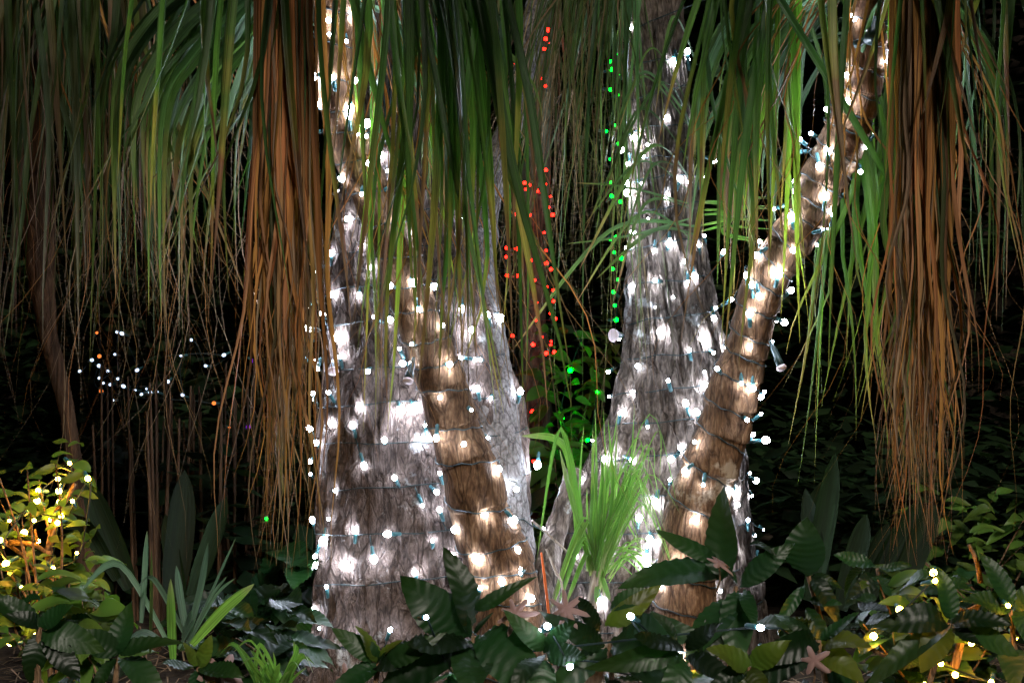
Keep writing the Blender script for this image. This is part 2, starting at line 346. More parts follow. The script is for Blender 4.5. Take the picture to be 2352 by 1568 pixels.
RING_L = [-340, -270, -190, -120, -50, 20, 95, 178, 250, 300, 363, 432, 505, 583, 645, 708, 774, 827, 886, 975, 1051, 1157, 1246, 1305, 1374, 1450, 1546, 1640]
RING_R = [-260, -200, -130, -60, 0, 45, 100, 160, 212, 257, 297, 346, 376, 420, 462, 500, 560, 605, 649, 705, 767, 810, 863, 935, 1000, 1080, 1163, 1243, 1320, 1400, 1480, 1560, 1640]
TAB_RL = [(-660, 700, 36, -0.5), (-200, 748, 40, -0.42), (0, 764, 44, -0.38), (150, 775, 47, -0.35), (250, 782, 49, -0.33), (350, 806, 50, -0.31), (430, 846, 48, -0.29), (500, 880, 49, -0.27), (600, 920, 50, -0.25),
          (680, 946, 49, -0.23), (754, 964, 50, -0.22), (830, 1000, 54, -0.2), (900, 1024, 57, -0.19), (1000, 1050, 60, -0.18), (1100, 1088, 68, -0.17), (1190, 1104, 71, -0.16),
          (1290, 1148, 80, -0.15), (1400, 1163, 80, -0.15), (1560, 1180, 85, -0.15), (1680, 1184, 92, -0.15)]
TAB_RR = [(-620, 2050, 34, -0.42), (-100, 2010, 34, -0.34), (43, 1998, 42, -0.32), (99, 1994, 44, -0.31), (148, 1990, 47, -0.3), (214, 1970, 51, -0.29), (280, 1950, 51, -0.27), (346, 1926, 53, -0.26), (396, 1900, 53, -0.24),
          (478, 1866, 52, -0.22), (550, 1818, 53, -0.2), (649, 1752, 49, -0.18), (715, 1736, 49, -0.16), (797, 1716, 48, -0.14), (896, 1684, 58, -0.12), (978, 1666, 60, -0.11), (1084, 1626, 65, -0.1),
          (1167, 1597, 69, -0.09), (1348, 1576, 69, -0.08), (1450, 1566, 72, -0.08), (1560, 1560, 76, -0.08), (1680, 1556, 84, -0.08)]
pL = root('ringed_palm', P(1180, 1600, -0.15), 'leaning ringed palm in front of the broad brown trunk, with long hanging leaves', 'palm')
V, F, sm, rws = axis_tube(TAB_RL, rings=RING_L, lip=0.07, seed=2); reg('RL', V, F, sm, rws); put('trunk', mesh_of('trunk', V, F), pL, M['ring'])
pR = root('ringed_palm', P(1560, 1600, -0.08), 'ringed palm leaning to the upper right in front of the furrowed tree', 'palm')
V, F, sm, rws = axis_tube(TAB_RR, rings=RING_R, lip=0.11, seed=6); reg('RR', V, F, sm, rws); put('trunk', mesh_of('trunk', V, F), pR, M['ring'])

# ------------------------------------------------------------------ light strings
ICO = None
def bulb_mesh(name, r, stretch, mat):
    bm = bmesh.new(); bmesh.ops.create_icosphere(bm, subdivisions=2, radius=r)
    for v in bm.verts: v.co.z *= stretch
    m = bpy.data.meshes.new(name); bm.to_mesh(m); bm.free(); m.materials.append(mat); m.polygons.foreach_set('use_smooth', [True] * len(m.polygons)); return m
def socket_mesh():
    V, F = tube([(0, 0, -0.024), (0, 0, -0.022), (0, 0, -0.006), (0, 0, 0.0)], [0.0025, 0.0042, 0.0046, 0.0038], 8); return mesh_of('socket', V, F)
BM = {'whitedim': bulb_mesh('dim_bulb', 0.0056, 1.3, M['whitedim']), 'whitehot': bulb_mesh('strong_bulb', 0.0068, 1.2, M['whitehot']), 'white': bulb_mesh('bulb', 0.0061, 1.25, M['white']), 'warm': bulb_mesh('warm_bulb', 0.0055, 1.1, M['warm']), 'red': bulb_mesh('red_bulb', 0.0057, 1.1, M['red']), 'green': bulb_mesh('green_bulb', 0.006, 1.1, M['green']),
      'greenspot': bulb_mesh('green_spot_bulb', 0.006, 1.1, M['greenspot']),
      'farwhite': bulb_mesh('far_bulb', 0.006, 1.4, M['farwhite']), 'orangeglow': bulb_mesh('orange_bulb', 0.007, 1.1, M['orangeglow']), 'purple': bulb_mesh('purple_bulb', 0.008, 1.1, M['purple'])}
SOCK = socket_mesh(); SOCK.materials.append(M['socket'])
def place_bulb(string, kind, pos, direc):
    k_ = R.choice((0.6, 0.75, 0.9, 1.05, 1.2, 1.3)) if kind in ('white', 'warm') else R.uniform(0.6, 1.1)
    if kind == 'white': kind = R.choice(('white', 'white', 'whitedim', 'whitehot'))
    m = Matrix.Translation(pos) @ direc.to_track_quat('Z', 'Y').to_matrix().to_4x4() @ Matrix.Diagonal((k_, k_, k_, 1))
    b = put('bulb', BM[kind], string, mtx=m)
    s = bpy.data.objects.new('socket', SOCK); COL.objects.link(s); s.parent = b
    s.location = (0, 0, -0.006); s.scale = (1 / k_,) * 3
    return b
def zoomed(ox, oy, L): return [(ox + x * 0.3297, oy + y * 0.3297) for x, y in L]
W = []
W += zoomed(574.2, 0, [(552,145),(553,240),(490,725),(530,912),(537,1045),(583,1075),(582,1212),(643,1242),(605,1342),(760,870),(752,938),(775,962),(778,1092),(915,1083),(950,1200),(925,1265),(685,1532),(1025,1470),(1000,1545),(690,565),(465,535)])
W += zoomed(574.2, 516.8, [(1138,68),(450,320),(832,297),(385,435),(580,485),(1010,400),(1260,435),(390,565),(510,615),(860,640),(950,668),(400,725),(632,790),(640,920),(1140,825),(1323,705),(1523,747),(362,912),(430,940),(865,1027),(1060,965),(1360,940),(1460,930),(1560,938),(1607,938),(440,1175),(450,1215),(580,1180),(760,1263),(1030,1290),(1172,1258),(1322,1200),(1585,1140),(1675,1205),(1495,1285),(415,1417),(560,1380),(715,1395),(930,1497),(1210,1390),(1212,1483),(1490,1530),(1655,1480),(480,1515),(1070,868)])
W += zoomed(574.2, 1051.4, [(490,20),(477,128),(800,55),(1020,148),(1333,103),(1720,80),(605,230),(1290,230),(1200,330),(1342,358),(1812,222),(437,432),(560,422),(1640,395),(1830,434),(737,503),(1000,520),(1433,495),(870,700),(500,677),(460,745),(655,747),(1400,675),(1430,763),(1155,800),(1580,700),(1870,780),(440,1060),(388,1143),(490,1185),(1227,1108),(1447,972),(970,1190),(745,1275),(1110,1450),(1785,1415),(1445,1535)])
W += zoomed(1148.4, 0, [(1168,825),(930,970),(985,1022),(845,1045),(1037,1090),(895,1282),(900,1345),(992,1282),(1153,1378),(1035,1525),(1490,1122)])
W += zoomed(1148.4, 516.8, [(935,70),(897,162),(1315,250),(1120,367),(923,430),(1243,505),(1070,575),(1490,580),(1490,648),(1110,745),(828,790),(1408,790),(945,985),(1180,1105),(1425,1022),(1422,1112),(1548,1013),(1467,932),(755,1022),(760,1195),(925,1175),(1300,1260),(835,1310),(1030,1410),(645,1500),(1560,188),(1610,520),(1735,850),(1685,1345),(1375,1517),(1255,1555),(1360,1307)])
W += zoomed(1722.7, 0, [(712,110),(743,140),(968,150),(675,440),(672,527),(935,432),(1012,390),(1065,388),(1020,537),(690,715),(585,790),(425,930),(348,972),(325,1058),(800,1022),(865,938),(725,1180),(660,1335),(318,1262),(345,1355),(165,1455)])
W += zoomed(1722.7, 516.8, [(68,115),(65,200),(310,155),(495,25),(530,25),(455,133),(285,455),(185,660),(238,678),(155,812),(100,1160),(75,1197),(30,1305),(20,1460),(65,1500),(110,1497)])
W += zoomed(1148.4, 1051.4, [(740,15),(575,150),(87,433),(230,500),(340,570),(548,535),(768,655),(1080,305),(1200,152),(965,410),(570,690),(310,912),(430,905),(130,770),(207,977),(690,1000),(910,1100),(330,1170),(270,1205),(900,10),(1210,8),(1360,435),(1350,630),(1045,555),(1078,590),(1040,610),(1015,688),(1040,745),(1220,762),(1120,890),(1530,920),(1605,238),(1645,240),(1643,330),(1750,260),(1675,100),(1785,157),(1765,537),(1833,495),(1612,630),(1790,842),(445,1405),(487,1450),(1060,1417),(1235,1372),(1655,1460),(1857,1365),(1815,1180),(1295,90)])
W += [(640,-120),(600,-90),(560,-60),(680,-150),(620,-200),(520,-70),(700,-60),(580,-160),(860,-60),(900,-40),(930,-90),(1900,-60),(1850,-40),(1820,-90),(1940,-140),(2100,-60),(2160,-50)]
W += [(722,-20),(716,-70),(722,-130),(712,-180),(726,-240),(815,-40),(822,-110),(812,-170),(1950,-60),(1945,-120),(738,-30),(790,-60),(742,-120),(785,-160),(730,-220),(770,-280),(1975,-25),(2040,-50),(1985,-110),(2030,-150),(2000,-220)]
def axis_at(key, py):
    t = TR[key]; i = min(range(len(t.rows)), key=lambda k: abs(t.rows[k] - py)); return t.axis[i]
def wrap(key, ys, flip=1, off=0.004, others=()):
    """wire wound round a trunk, passing the front at every height in ys"""
    t = TR[key]; pts = []; n = 40
    for a, b in zip(ys, ys[1:]):
        for k in range(n):
            f = k / n; py = a + (b - a) * f; ang = flip * 2 * math.pi * f
            c = axis_at(key, py) if True else None
            d = Vector((math.sin(ang), -math.cos(ang), 0))
            if key in ('RL', 'RR'):
                i = min(range(len(t.rows)), key=lambda q: abs(t.rows[q] - py)); T = (t.axis[max(0, i - 6)] - t.axis[min(len(t.axis) - 1, i + 6)]).normalized()
                d = (d - T * d.dot(T)).normalized()
            best = None
            for o in (key,) + others:
                h = TR[o].bvh.ray_cast(c + d * 0.7, -d, 0.7)
                if h[0] is not None and (best is None or (h[0] - c).length > (best - c).length): best = h[0] + d * off
            pts.append(best if best is not None else c + d * 0.2)
    out = []
    for i in range(len(pts)):
        L = pts[max(0, i - 1):i + 2]; out.append(sum(L, Vector()) / len(L))
    return out
WRAPS = {'A': wrap('A', [330, 420, 500, 575, 655, 735, 835, 915, 1000, 1098, 1195, 1300, 1440, 1540], -1, 0.006, ('L',)),
         'B': wrap('B', [60, 150, 220, 297, 366, 412, 481, 560, 645, 731, 813, 890, 958, 1031, 1110, 1200, 1300, 1400, 1490], -1, 0.006),
         'RL': wrap('RL', [y + 3 for y in RING_L[:-1]], 1), 'RR': wrap('RR', [y + 3 for y in RING_R[:-1]], 1)}
STR = {'A': root('light_string', P(960, 1500, 0), 'cool white light string wound round the broad brown left trunk', 'light string'),
       'B': root('light_string', P(1490, 1500, 0), 'cool white light string wound round the grey furrowed tree', 'light string'),
       'RL': root('light_string', P(1180, 1500, -0.2), 'cool white light string coiled up the leaning left ringed palm', 'light string'),
       'RR': root('light_string', P(1560, 1500, -0.15), 'cool white light string coiled up the ringed palm that leans right', 'light string')}
for s in STR.values(): s['group'] = 'white light strings on the trunks'
wires = {}
for k, pts in WRAPS.items():
    mb = MB(); a = [p + Vector((0, 0, 0.0018 * math.sin(i * 1.3) + (0.016 if k in 'AB' else 0.004) * noise.noise((i * 0.09, 0, 7)))) for i, p in enumerate(pts)]
    mb.tube(a, 0.0015, 5); wires[k] = mb
def screen(p):
    s = (p.y + D) / D; return 1176 + p.x / s * 1000, 784 - (p.z - ZC) / s * 1000
SP = {k: [(screen(p), p) for p in pts] for k, pts in WRAPS.items()}
HALF = {'A': 1, 'B': 1, 'RL': 1, 'RR': 1}
LOW = [q for q in W if q[1] > 1398 and q[0] > 930]; W = [q for q in W if q not in LOW]
for (px, py) in W:
    d = (P(px, py, 0) - CAMP).normalized(); best = None
    for k in ('A', 'B', 'RL', 'RR', 'L'):
        h = TR[k].bvh.ray_cast(CAMP, d)
        if h[0] is not None and (best is None or h[3] < best[3]): best = (k, h[0], h[1], h[3])
    if best:
        k, pos, nn = best[0], best[1], best[2]
        if nn.dot(d) > 0: nn = -nn
        k = 'A' if k == 'L' else k; pos = pos - d * 0.004 + nn * R.choice((0.002, 0.004, 0.008, 0.016, 0.024))
    else:
        def dist(k):
            ax = axis_at(k, py); sx, _ = screen(ax); return abs(px - sx) - (230 if k == 'A' else 190 if k == 'B' else 50)
        k = min(WRAPS, key=dist); pos = P(px, py, axis_at(k, py).y)
    vis = [q for q in SP[k] if q[1].y < axis_at(k, py).y + 0.12]
    q = min(vis, key=lambda q: (q[0][0] - px) ** 2 + (q[0][1] - py) ** 2 * 1.5)[1]
    dr = pos - q; dl = dr.length
    if dl < 0.012: dr = Vector((R.uniform(-.5, .5), -1, R.uniform(-.5, .3)))
    dr.normalize(); place_bulb(STR[k], 'white', pos, dr)
    if dl > 0.03: wires[k].tube([q, (q + pos) / 2 + Vector((0, -0.003, -0.006)), pos - dr * 0.028], 0.0016, 5)
for k, n_ in (('A', 22), ('B', 26), ('RL', 14), ('RR', 18)):      # a few more where the wire runs free
    ok = [q for q in SP[k] if q[1].y < axis_at(k, q[0][1]).y - 0.01 and all((q[0][0] - a) ** 2 + (q[0][1] - b) ** 2 > 34 ** 2 for a, b in W)]
    for q in R.sample(ok, min(n_, len(ok))):
        dd = (q[1] - axis_at(k, q[0][1])); dd.z = 0; dd.normalize(); place_bulb(STR[k], 'white', q[1] + dd * 0.006 + Vector((R.uniform(-.01, .01), 0, R.uniform(-.022, .016))), Vector((R.uniform(-.3, .3), -.3, R.choice((-1, 1)))).normalized())
for k in ('A', 'B', 'RL', 'RR'):                     # bulbs on the far side of the trunks
    bk = [q[1] for q in SP[k] if q[1].y > axis_at(k, q[0][1]).y + 0.04]
    for p in bk[::46]:
        c = p + Vector((0, 0.02, 0)); place_bulb(STR[k], 'white', c, Vector((0, 1, 0)))
for k, mb in wires.items(): mb.build('wire', STR[k], M['wire'])
def plug(string, px, py, Y, dpx, dpy, L=0.042, r=0.0085, lens=True):
    a = P(px, py, Y); b = P(px + dpx, py + dpy, Y - 0.02); d = (b - a).normalized()
    V, F = tube([a - d * 0.012, a, a + d * 0.006, a + d * L * .55, a + d * L * .6, a + d * L], [0.003, r * .55, r * .8, r * .85, r, r * 1.05], 12)
    o = put('plug', mesh_of('plug', V, F), string, M['plug'])
    if lens:
        V, F = tube([a + d * L * 0.98, a + d * (L + .004), a + d * (L + .008)], [r * 1.25, r * 1.35, r * .9], 14); c = put('plug_cap', mesh_of('plug_cap', V, F), o, M['cap'])
plug(STR['RL'], 948, 832, -0.3, -10, 40); plug(STR['RR'], 1774, 795, -0.2, 22, 52, 0.05); plug(STR['A'], 765, 836, -0.02, 0, 20, 0.02, 0.01); plug(STR['B'], 1424, 770, 0.1, -20, 0, 0.02, 0.012)
plug(STR['RR'], 2008, 50, -0.38, -8, 40, 0.05, 0.014, False); plug(STR['RR'], 1988, 92, -0.36, -30, 14, 0.03, 0.008, False)

# ------------------------------------------------------------------ hanging strap leaves
def wprof(w, tip=0.55):
    """strap profile: narrow foot, even blade, long thin tail from `tip` of its length on"""
    def f(u):
        if u < 0.12: return w * (0.6 + 0.4 * u / 0.12)
        if u < tip: return w
        x = (u - tip) / (1 - tip); return w * max(0.03, 1 - x ** 1.3)
    return f
def arch_path(C, X, Y, ztip, rise, n, sway, rng, sat=2.6, wig=0.0):
    h = Vector((X - C.x, Y - C.y, 0)); drop = C.z - ztip; out = []
    ph = rng.uniform(0, 6.28); fr = rng.uniform(2.0, 5.5); sx = rng.gauss(0, 1) * sway; sy = rng.gauss(0, 1) * sway; lat = rng.gauss(0, 1) * sway * 1.6
    ku = rng.uniform(0.45, 0.9) if rng.random() < 0.3 else 2.0; kx, ky, kz = rng.gauss(0, 0.14), rng.gauss(0, 0.10), rng.uniform(0, 0.2)
    for i in range(n + 1):
        u = i / n; g = 1 - (1 - u) ** sat
        z = C.z + 1.7 * rise * u - (drop + 1.7 * rise) * u ** 1.45
        p = Vector((C.x + h.x * g, C.y + h.y * g, z)); k = u * u
        p.x += sx * k * math.sin(fr * u + ph) + lat * k + 0.35 * sx * k * math.sin(fr * 2.7 * u + ph * 2); p.y += sy * k * math.cos(fr * u * 0.9 + ph)
        if wig: p.x += wig * max(0, u - .45) * math.sin(u * 19 + ph * 3) ; p.y += wig * max(0, u - .45) * math.cos(u * 16 + ph)
        if u > ku and not wig: p.x += kx * (u - ku) * 1.5; p.y += ky * (u - ku); p.z += kz * (u - ku)
        out.append(p)
    return out
def hang(parent, C, px, Y, tipy, w, mat, name='leaf', rise=0.08, n=16, sway=0.03, tip=0.55, rng=R, mb=None, sat=2.6, wig=0.0):
    """px: where the leaf hangs in the picture, tipy: height of its tip there, w: width in mm"""
    T = P(px, tipy, Y); C = C + Vector((rng.gauss(0, 0.09), rng.gauss(0, 0.05), rng.uniform(-0.15, 0.08))) if name == 'leaf' else C; sat *= rng.uniform(0.6, 1.1)
    pts = arch_path(C, T.x, Y, T.z, rise * rng.uniform(0.4, 1.4), n, sway, rng, sat, wig)
    h = Vector((T.x - C.x, Y - C.y, 0)); side = Vector((0, 0, 1)).cross(h)
    if side.length < 1e-4: side = Vector((1, 0, 0))
    side.normalize()
    V, F, t, c = ribbon(pts, wprof(w / 1000 * (0.86 if name == 'leaf' else 1.0), tip), side, rng.uniform(-2.0, 2.0), rng.uniform(0.15, 0.5), rng.uniform(-0.5, 0.5))
    rnd = rng.random()
    if mb is not None: mb.add(V, F, t, rnd, c); return None
    m = MB(); m.add(V, F, t, rnd, c); return m.build(name, parent, M[mat])
CL = P(752, -190, -0.40); CR = P(2012, -90, -0.34)
rg = random.Random(21)
U = rg.uniform
def many(n, parent, C, xr, Yr, tr, wr, mat, name='leaf', **kw):
    for i in range(n):
        x = U(*xr); hang(parent, C, x, U(*Yr), U(*tr) if not callable(tr) else tr(x), U(*wr), mat, name, rng=rg, **kw)
def CC(px, py, Y): return P(px, py, Y)
CLH = P(700, -640, -0.5); CRH = P(2055, -600, -0.42)
# left palm: middle curtain in front of the trunks
K = dict(sat=3.6, tip=0.72, sway=0.045)
many(3, pL, CLH, (728, 790), (-0.80, -0.55), (470, 800), (17, 27), 'leaf', **K)
many(4, pL, CLH, (790, 870), (-0.80, -0.55), (430, 860), (17, 27), 'leaf', **K)
many(5, pL, CLH, (850, 960), (-0.75, -0.50), (600, 940), (13, 24), 'leaf', **K)
many(25, pL, CLH, (910, 1190), (-0.80, -0.40), (560, 1000), (13, 25), 'leaf', **K)
many(14, pL, CLH, (1015, 1110), (-0.75, -0.55), (760, 1000), (12, 20), 'leaf', **K)
many(11, pL, CLH, (1110, 1230), (-0.6, -0.3), (560, 930), (9, 16), 'leaf', **K)
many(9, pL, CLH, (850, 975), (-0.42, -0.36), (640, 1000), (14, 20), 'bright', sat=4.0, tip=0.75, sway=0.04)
# left palm: leaves that arch away to both sides of the neck and hang there
many(24, pL, CL, (230, 570), (-0.48, -0.1), (250, 760), (13, 21), 'pale', rise=0.12, sat=2.3)
many(14, pL, CL, (900, 1120), (-0.3, -0.1), (160, 500), (13, 20), 'pale', rise=0.12, sat=2.4)
many(4, pL, CLH, (250, 540), (-0.75, -0.35), (300, 800), (16, 26), 'leaf', **K)
many(14, pL, CLH, (430, 720), (-0.78, -0.45), (380, 830), (15, 24), 'leaf', **K)
many(12, pL, CL, (540, 700), (-0.2, 0.3), (250, 700), (12, 19), 'leaf', rise=0.15)
def nest(n, parent, ctrl, spread, Yr, wr, tailr):
    for i in range(n):
        k = U(-1, 1); dx, dy = spread[0] * k + U(-14, 14), spread[1] * k + U(-14, 14); Y = U(*Yr)
        pts = [P(x + dx * f, y + dy * f, Y + (0.02 if j == 0 else 0)) for j, (x, y, f) in enumerate(ctrl)]
        x, y, f = ctrl[-1]; pts.append(P(x + dx + U(-12, 12), y + dy + U(*tailr), Y + U(-.05, .05)))
        pts = smooth_path(pts, 22); w = U(*wr) / 1000
        V, F, t, c = ribbon(pts, wprof(w, 0.75), Vector((0.25, -1, 0.5)).cross(pts[8] - pts[4]).normalized(), U(-1.2, 1.2), U(.1, .3), U(-.4, .4)); m_ = MB(); m_.add(V, F, t, rg.random(), c); m_.build('leaf', parent, M['pale'])
nest(34, pL, [(745, -120, 0.1), (640, -70, 0.5), (520, 20, 0.9), (420, 120, 1.0), (350, 270, 1.0)], (95, 60), (-0.42, -0.2), (13, 20), (120, 480))
nest(14, pL, [(765, -110, 0.1), (840, -60, 0.5), (930, 50, 0.9), (990, 170, 1.0), (1015, 300, 1.0)], (60, 50), (-0.36, -0.22), (12, 19), (60, 260))
nest(22, pR, [(1995, -40, 0.1), (1900, -40, 0.5), (1780, 40, 0.9), (1700, 160, 1.0), (1665, 320, 1.0)], (85, 55), (-0.30, -0.12), (12, 18), (60, 350))
nest(12, pR, [(2020, -60, 0.1), (2110, -60, 0.5), (2210, 20, 0.9), (2280, 140, 1.0), (2310, 300, 1.0)], (50, 50), (-0.35, -0.2), (12, 18), (100, 500))
# left palm: the brown skirt
cb = P(668, -260, -0.62)
for i in range(150):
    x = min(738, max(585, rg.gauss(655, 34))); hang(pL, P(655 + (x - 655) * 0.9, -200 + U(-60, 60), -0.62), x + (660 - x) * U(0, 0.3) + U(-10, 14), U(-0.72, -0.52), U(820, 1330), rg.choice((5, 6, 8, 10, 13, 17)), rg.choice(('dead', 'dead', 'dead', 'dead', 'dead', 'straw', 'olive')), 'dead_leaf', rise=0.01, sway=0.022, n=24, wig=rg.choice((0.008, 0.015, 0.03, 0.05)), tip=U(0.3, 0.7), rng=rg)
# thin dry tails that hang round the trunks
for (a, b, n, t0, t1, Y0, Y1) in ((690, 900, 9, 700, 1250, -0.55, -0.4), (880, 1180, 36, 800, 1180, -0.55, -0.4)):
    for i in range(n): hang(pL, CL, U(a, b), U(Y0, Y1), U(t0, t1), U(4, 7), 'dead', 'dead_leaf', rise=0.1, sway=0.08, n=26, wig=0.09, tip=0.15, rng=rg)
# right palm
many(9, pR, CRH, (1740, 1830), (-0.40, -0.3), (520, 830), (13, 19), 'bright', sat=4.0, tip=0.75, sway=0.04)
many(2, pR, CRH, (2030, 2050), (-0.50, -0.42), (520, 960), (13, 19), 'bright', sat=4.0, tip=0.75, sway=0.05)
many(18, pR, CRH, (1565, 1760), (-0.62, -0.35), (330, 760), (12, 20), 'leaf', **K)
many(12, pR, CRH, (1690, 1850), (-0.75, -0.42), (420, 850), (13, 22), 'leaf', **K)
many(3, pR, CRH, (1860, 2050), (-0.72, -0.5), (560, 1000), (13, 22), 'leaf', **K)
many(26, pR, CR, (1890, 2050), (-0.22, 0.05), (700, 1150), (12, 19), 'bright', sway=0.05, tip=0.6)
many(20, pR, CR, (1590, 1820), (-0.22, 0.15), (250, 760), (12, 18), 'pale', rise=0.14, sat=2.6)
many(16, pR, CRH, (2190, 2380), (-0.6, -0.2), (300, 800), (13, 22), 'leaf', **K)
many(14, pR, CRH, (2040, 2230), (-0.76, -0.68), (150, 560), (12, 20), 'leaf', **K)
for i in range(190):
    x = min(2200, max(2040, rg.gauss(2118, 36))); hang(pR, P(2118 + (x - 2118) * 1.0, -150 + U(-60, 60), -0.6), x + (2112 - x) * U(0.1, 0.6) + U(-8, 10), U(-0.70, -0.50), U(860, 1300), rg.choice((5, 6, 8, 10, 13, 17)), rg.choice(('dead', 'dead', 'dead', 'dead', 'dead', 'straw', 'olive')), 'dead_leaf', rise=0.01, sway=0.022, n=24, wig=rg.choice((0.008, 0.015, 0.03, 0.05)), tip=U(0.3, 0.7), rng=rg)
for (a, b, n, t0, t1) in ((1570, 1760, 14, 600, 1000), (1760, 2040, 9, 750, 1250), (2190, 2352, 16, 800, 1330)):
    for i in range(n): hang(pR, CR, U(a, b), U(-0.6, -0.35), U(t0, t1), U(4, 8), 'dead', 'dead_leaf', rise=0.1, sway=0.08, n=26, wig=0.10, tip=0.15, rng=rg)
# the furrowed tree's own thin drooping leaves, between the two trunks
CB = P(1500, -420, 0.1)
many(120, tB, CB, (1180, 1450), (-0.15, 0.25), (250, 720), (5, 10), 'olive', rise=0.1, sway=0.05, tip=0.3)
many(22, tB, CB, (1270, 1460), (-0.2, 0.1), (600, 1000), (7, 12), 'pale', rise=0.1, sway=0.05, tip=0.5)
for i in range(40): hang(tB, CB, U(1180, 1440), U(-0.1, 0.3), U(600, 960), U(3, 5), 'straw', 'dead_leaf', rise=0.1, sway=0.09, tip=0.1, rng=rg)
# unseen leaves of both heads, added above the frame to shade the curtains below
for (p_, c_) in ((pL, CLH), (pR, CRH)):
    sh = MB()
    for i in range(110):
        x = c_.x + U(-0.95, 0.75); hang(None, c_, 1176 + x * 1000 * D / (D - 1.0), U(-1.3, -0.85), -60 - U(0, 260), U(16, 26), 'leaf', rng=rg, mb=sh, rise=0.15)
    tag(sh.build('leaves', p_, M['leaf']), kind='stuff')
# dim palm at the far left; its trunk leans behind the curtain
pF = root('weeping_palm', P(190, 1560, 0.75), 'dim weeping palm with a dense leaf curtain at the far left', 'palm')
V, F, sm, rws = axis_tube([(-520, 40, 50, 0.5), (0, 60, 52, 0.55), (500, 84, 40, 0.6), (760, 108, 20, 0.66), (930, 152, 18, 0.7), (1300, 200, 24, 0.75), (1640, 235, 40, 0.75)], amp=0.004, seed=8, nth=24); put('trunk', mesh_of('trunk', V, F), pF, M['cane'])
CF = P(70, -420, 0.45)
many(150, pF, CF, (-60, 340), (-0.2, 0.8), (300, 860), (15, 26), 'olive', rise=0.15, sway=0.03, sat=4.0, tip=0.6)
many(30, pF, CF, (150, 520), (0.2, 0.6), (500, 960), (10, 16), 'leaf', rise=0.2)
for i in range(130):
    x = U(-20, 560); hang(pF, CF, x, U(0.0, 0.7), U(620, 1000) if x < 230 else U(750, 1320), U(4, 8), 'dead' if rg.random() < 0.6 else 'straw', 'dead_leaf', rise=0.15, sway=0.14, n=26, wig=0.10, tip=0.15, rng=rg)

# ------------------------------------------------------------------ leaf meshes for shrubs (unit length along +X, normal +Z)
def veined_leaf(wr, veins=7, corr=0.035, droop=0.25, cup=0.25, nx=36, ny=6, seed=0):
    V, F, t, c = [], [], [], []; rr = random.Random(seed)
    for i in range(nx + 1):
        u = i / nx; hw = wr * 0.5 * (math.sin(math.pi * min(1, u ** 0.85)) ** 0.75 if 0 < u < 1 else 0.0)
        for j in range(-ny // 2, ny // 2 + 1):
            v = j / (ny / 2); av = abs(v); x = u + 0.0; y = v * hw
            ph = (u * veins - av * 1.1)
            z = -droop * u * u + cup * av * hw + corr * math.cos(2 * math.pi * ph) * av ** 0.6 * (1 - av * 0.25) * min(1, hw / 0.08)
            y += 0.006 * math.cos(2 * math.pi * ph) * (1 if v > 0 else -1) * av
            z += 0.05 * math.sin(u * 5 + seed * 1.7) * v + 0.03 * math.sin(u * 7 + seed); y += 0.03 * math.sin(u * 3.3 + seed * 2.1) * u
            V.append((x, y, z)); t.append(u); c.append(v)
    k = ny + 1
    for i in range(nx):
        for j in range(ny): F.append((i * k + j, (i + 1) * k + j, (i + 1) * k + j + 1, i * k + j + 1))
    return V, F, t, c
def leaf_mesh(name, mat, rnd, *a, **k):
    V, F, t, c = veined_leaf(*a, **k); m = mesh_of(name, V, F, True, {'t': t, 'c': c, 'rnd': [rnd] * len(V)}); m.materials.append(M[mat]); return m
COF = [leaf_mesh('leaf', 'shrub', i / 9, 0.34 + 0.06 * (i % 4), 9, 0.022, 0.1 + 0.09 * i, 0.1 + 0.12 * (i % 3), seed=i) for i in range(9)]
YEL = [leaf_mesh('leaf', 'shrubyellow', i / 4, 0.5, 7, 0.02, 0.2 + 0.1 * i, 0.2, seed=i + 20) for i in range(4)]
SML = [leaf_mesh('leaf', 'bush', i / 5, 0.36 + 0.04 * i, 5, 0.012, 0.15 + 0.1 * i, 0.3, 6, 4, seed=i + 40) for i in range(5)]
def leaf_mtx(base, tip, nrm, wscale=1.0):
    x = (tip - base); L = x.length; x.normalize(); n = nrm - x * nrm.dot(x)
    if n.length < 1e-4: n = Vector((0, 0, 1)).cross(x)
    n.normalize(); y = n.cross(x)
    m = Matrix((x, y, n)).transposed().to_4x4()
    return Matrix.Translation(base) @ m @ Matrix.Diagonal((L, L * wscale, L, 1))
def put_leaf(parent, mesh, base, tip, nrm, ws=1.0): return put('leaf', mesh, parent, mtx=leaf_mtx(Vector(base), Vector(tip), Vector(nrm), ws))
def stem_tube(parent, pts, r0, r1, mat='twig', name='stem', n=7):
    pts = smooth_path(pts, max(6, 4 * len(pts))); k = len(pts)
    V, F = tube(pts, [r0 + (r1 - r0) * i / (k - 1) for i in range(k)], n); return put(name, mesh_of(name, V, F), parent, M[mat])
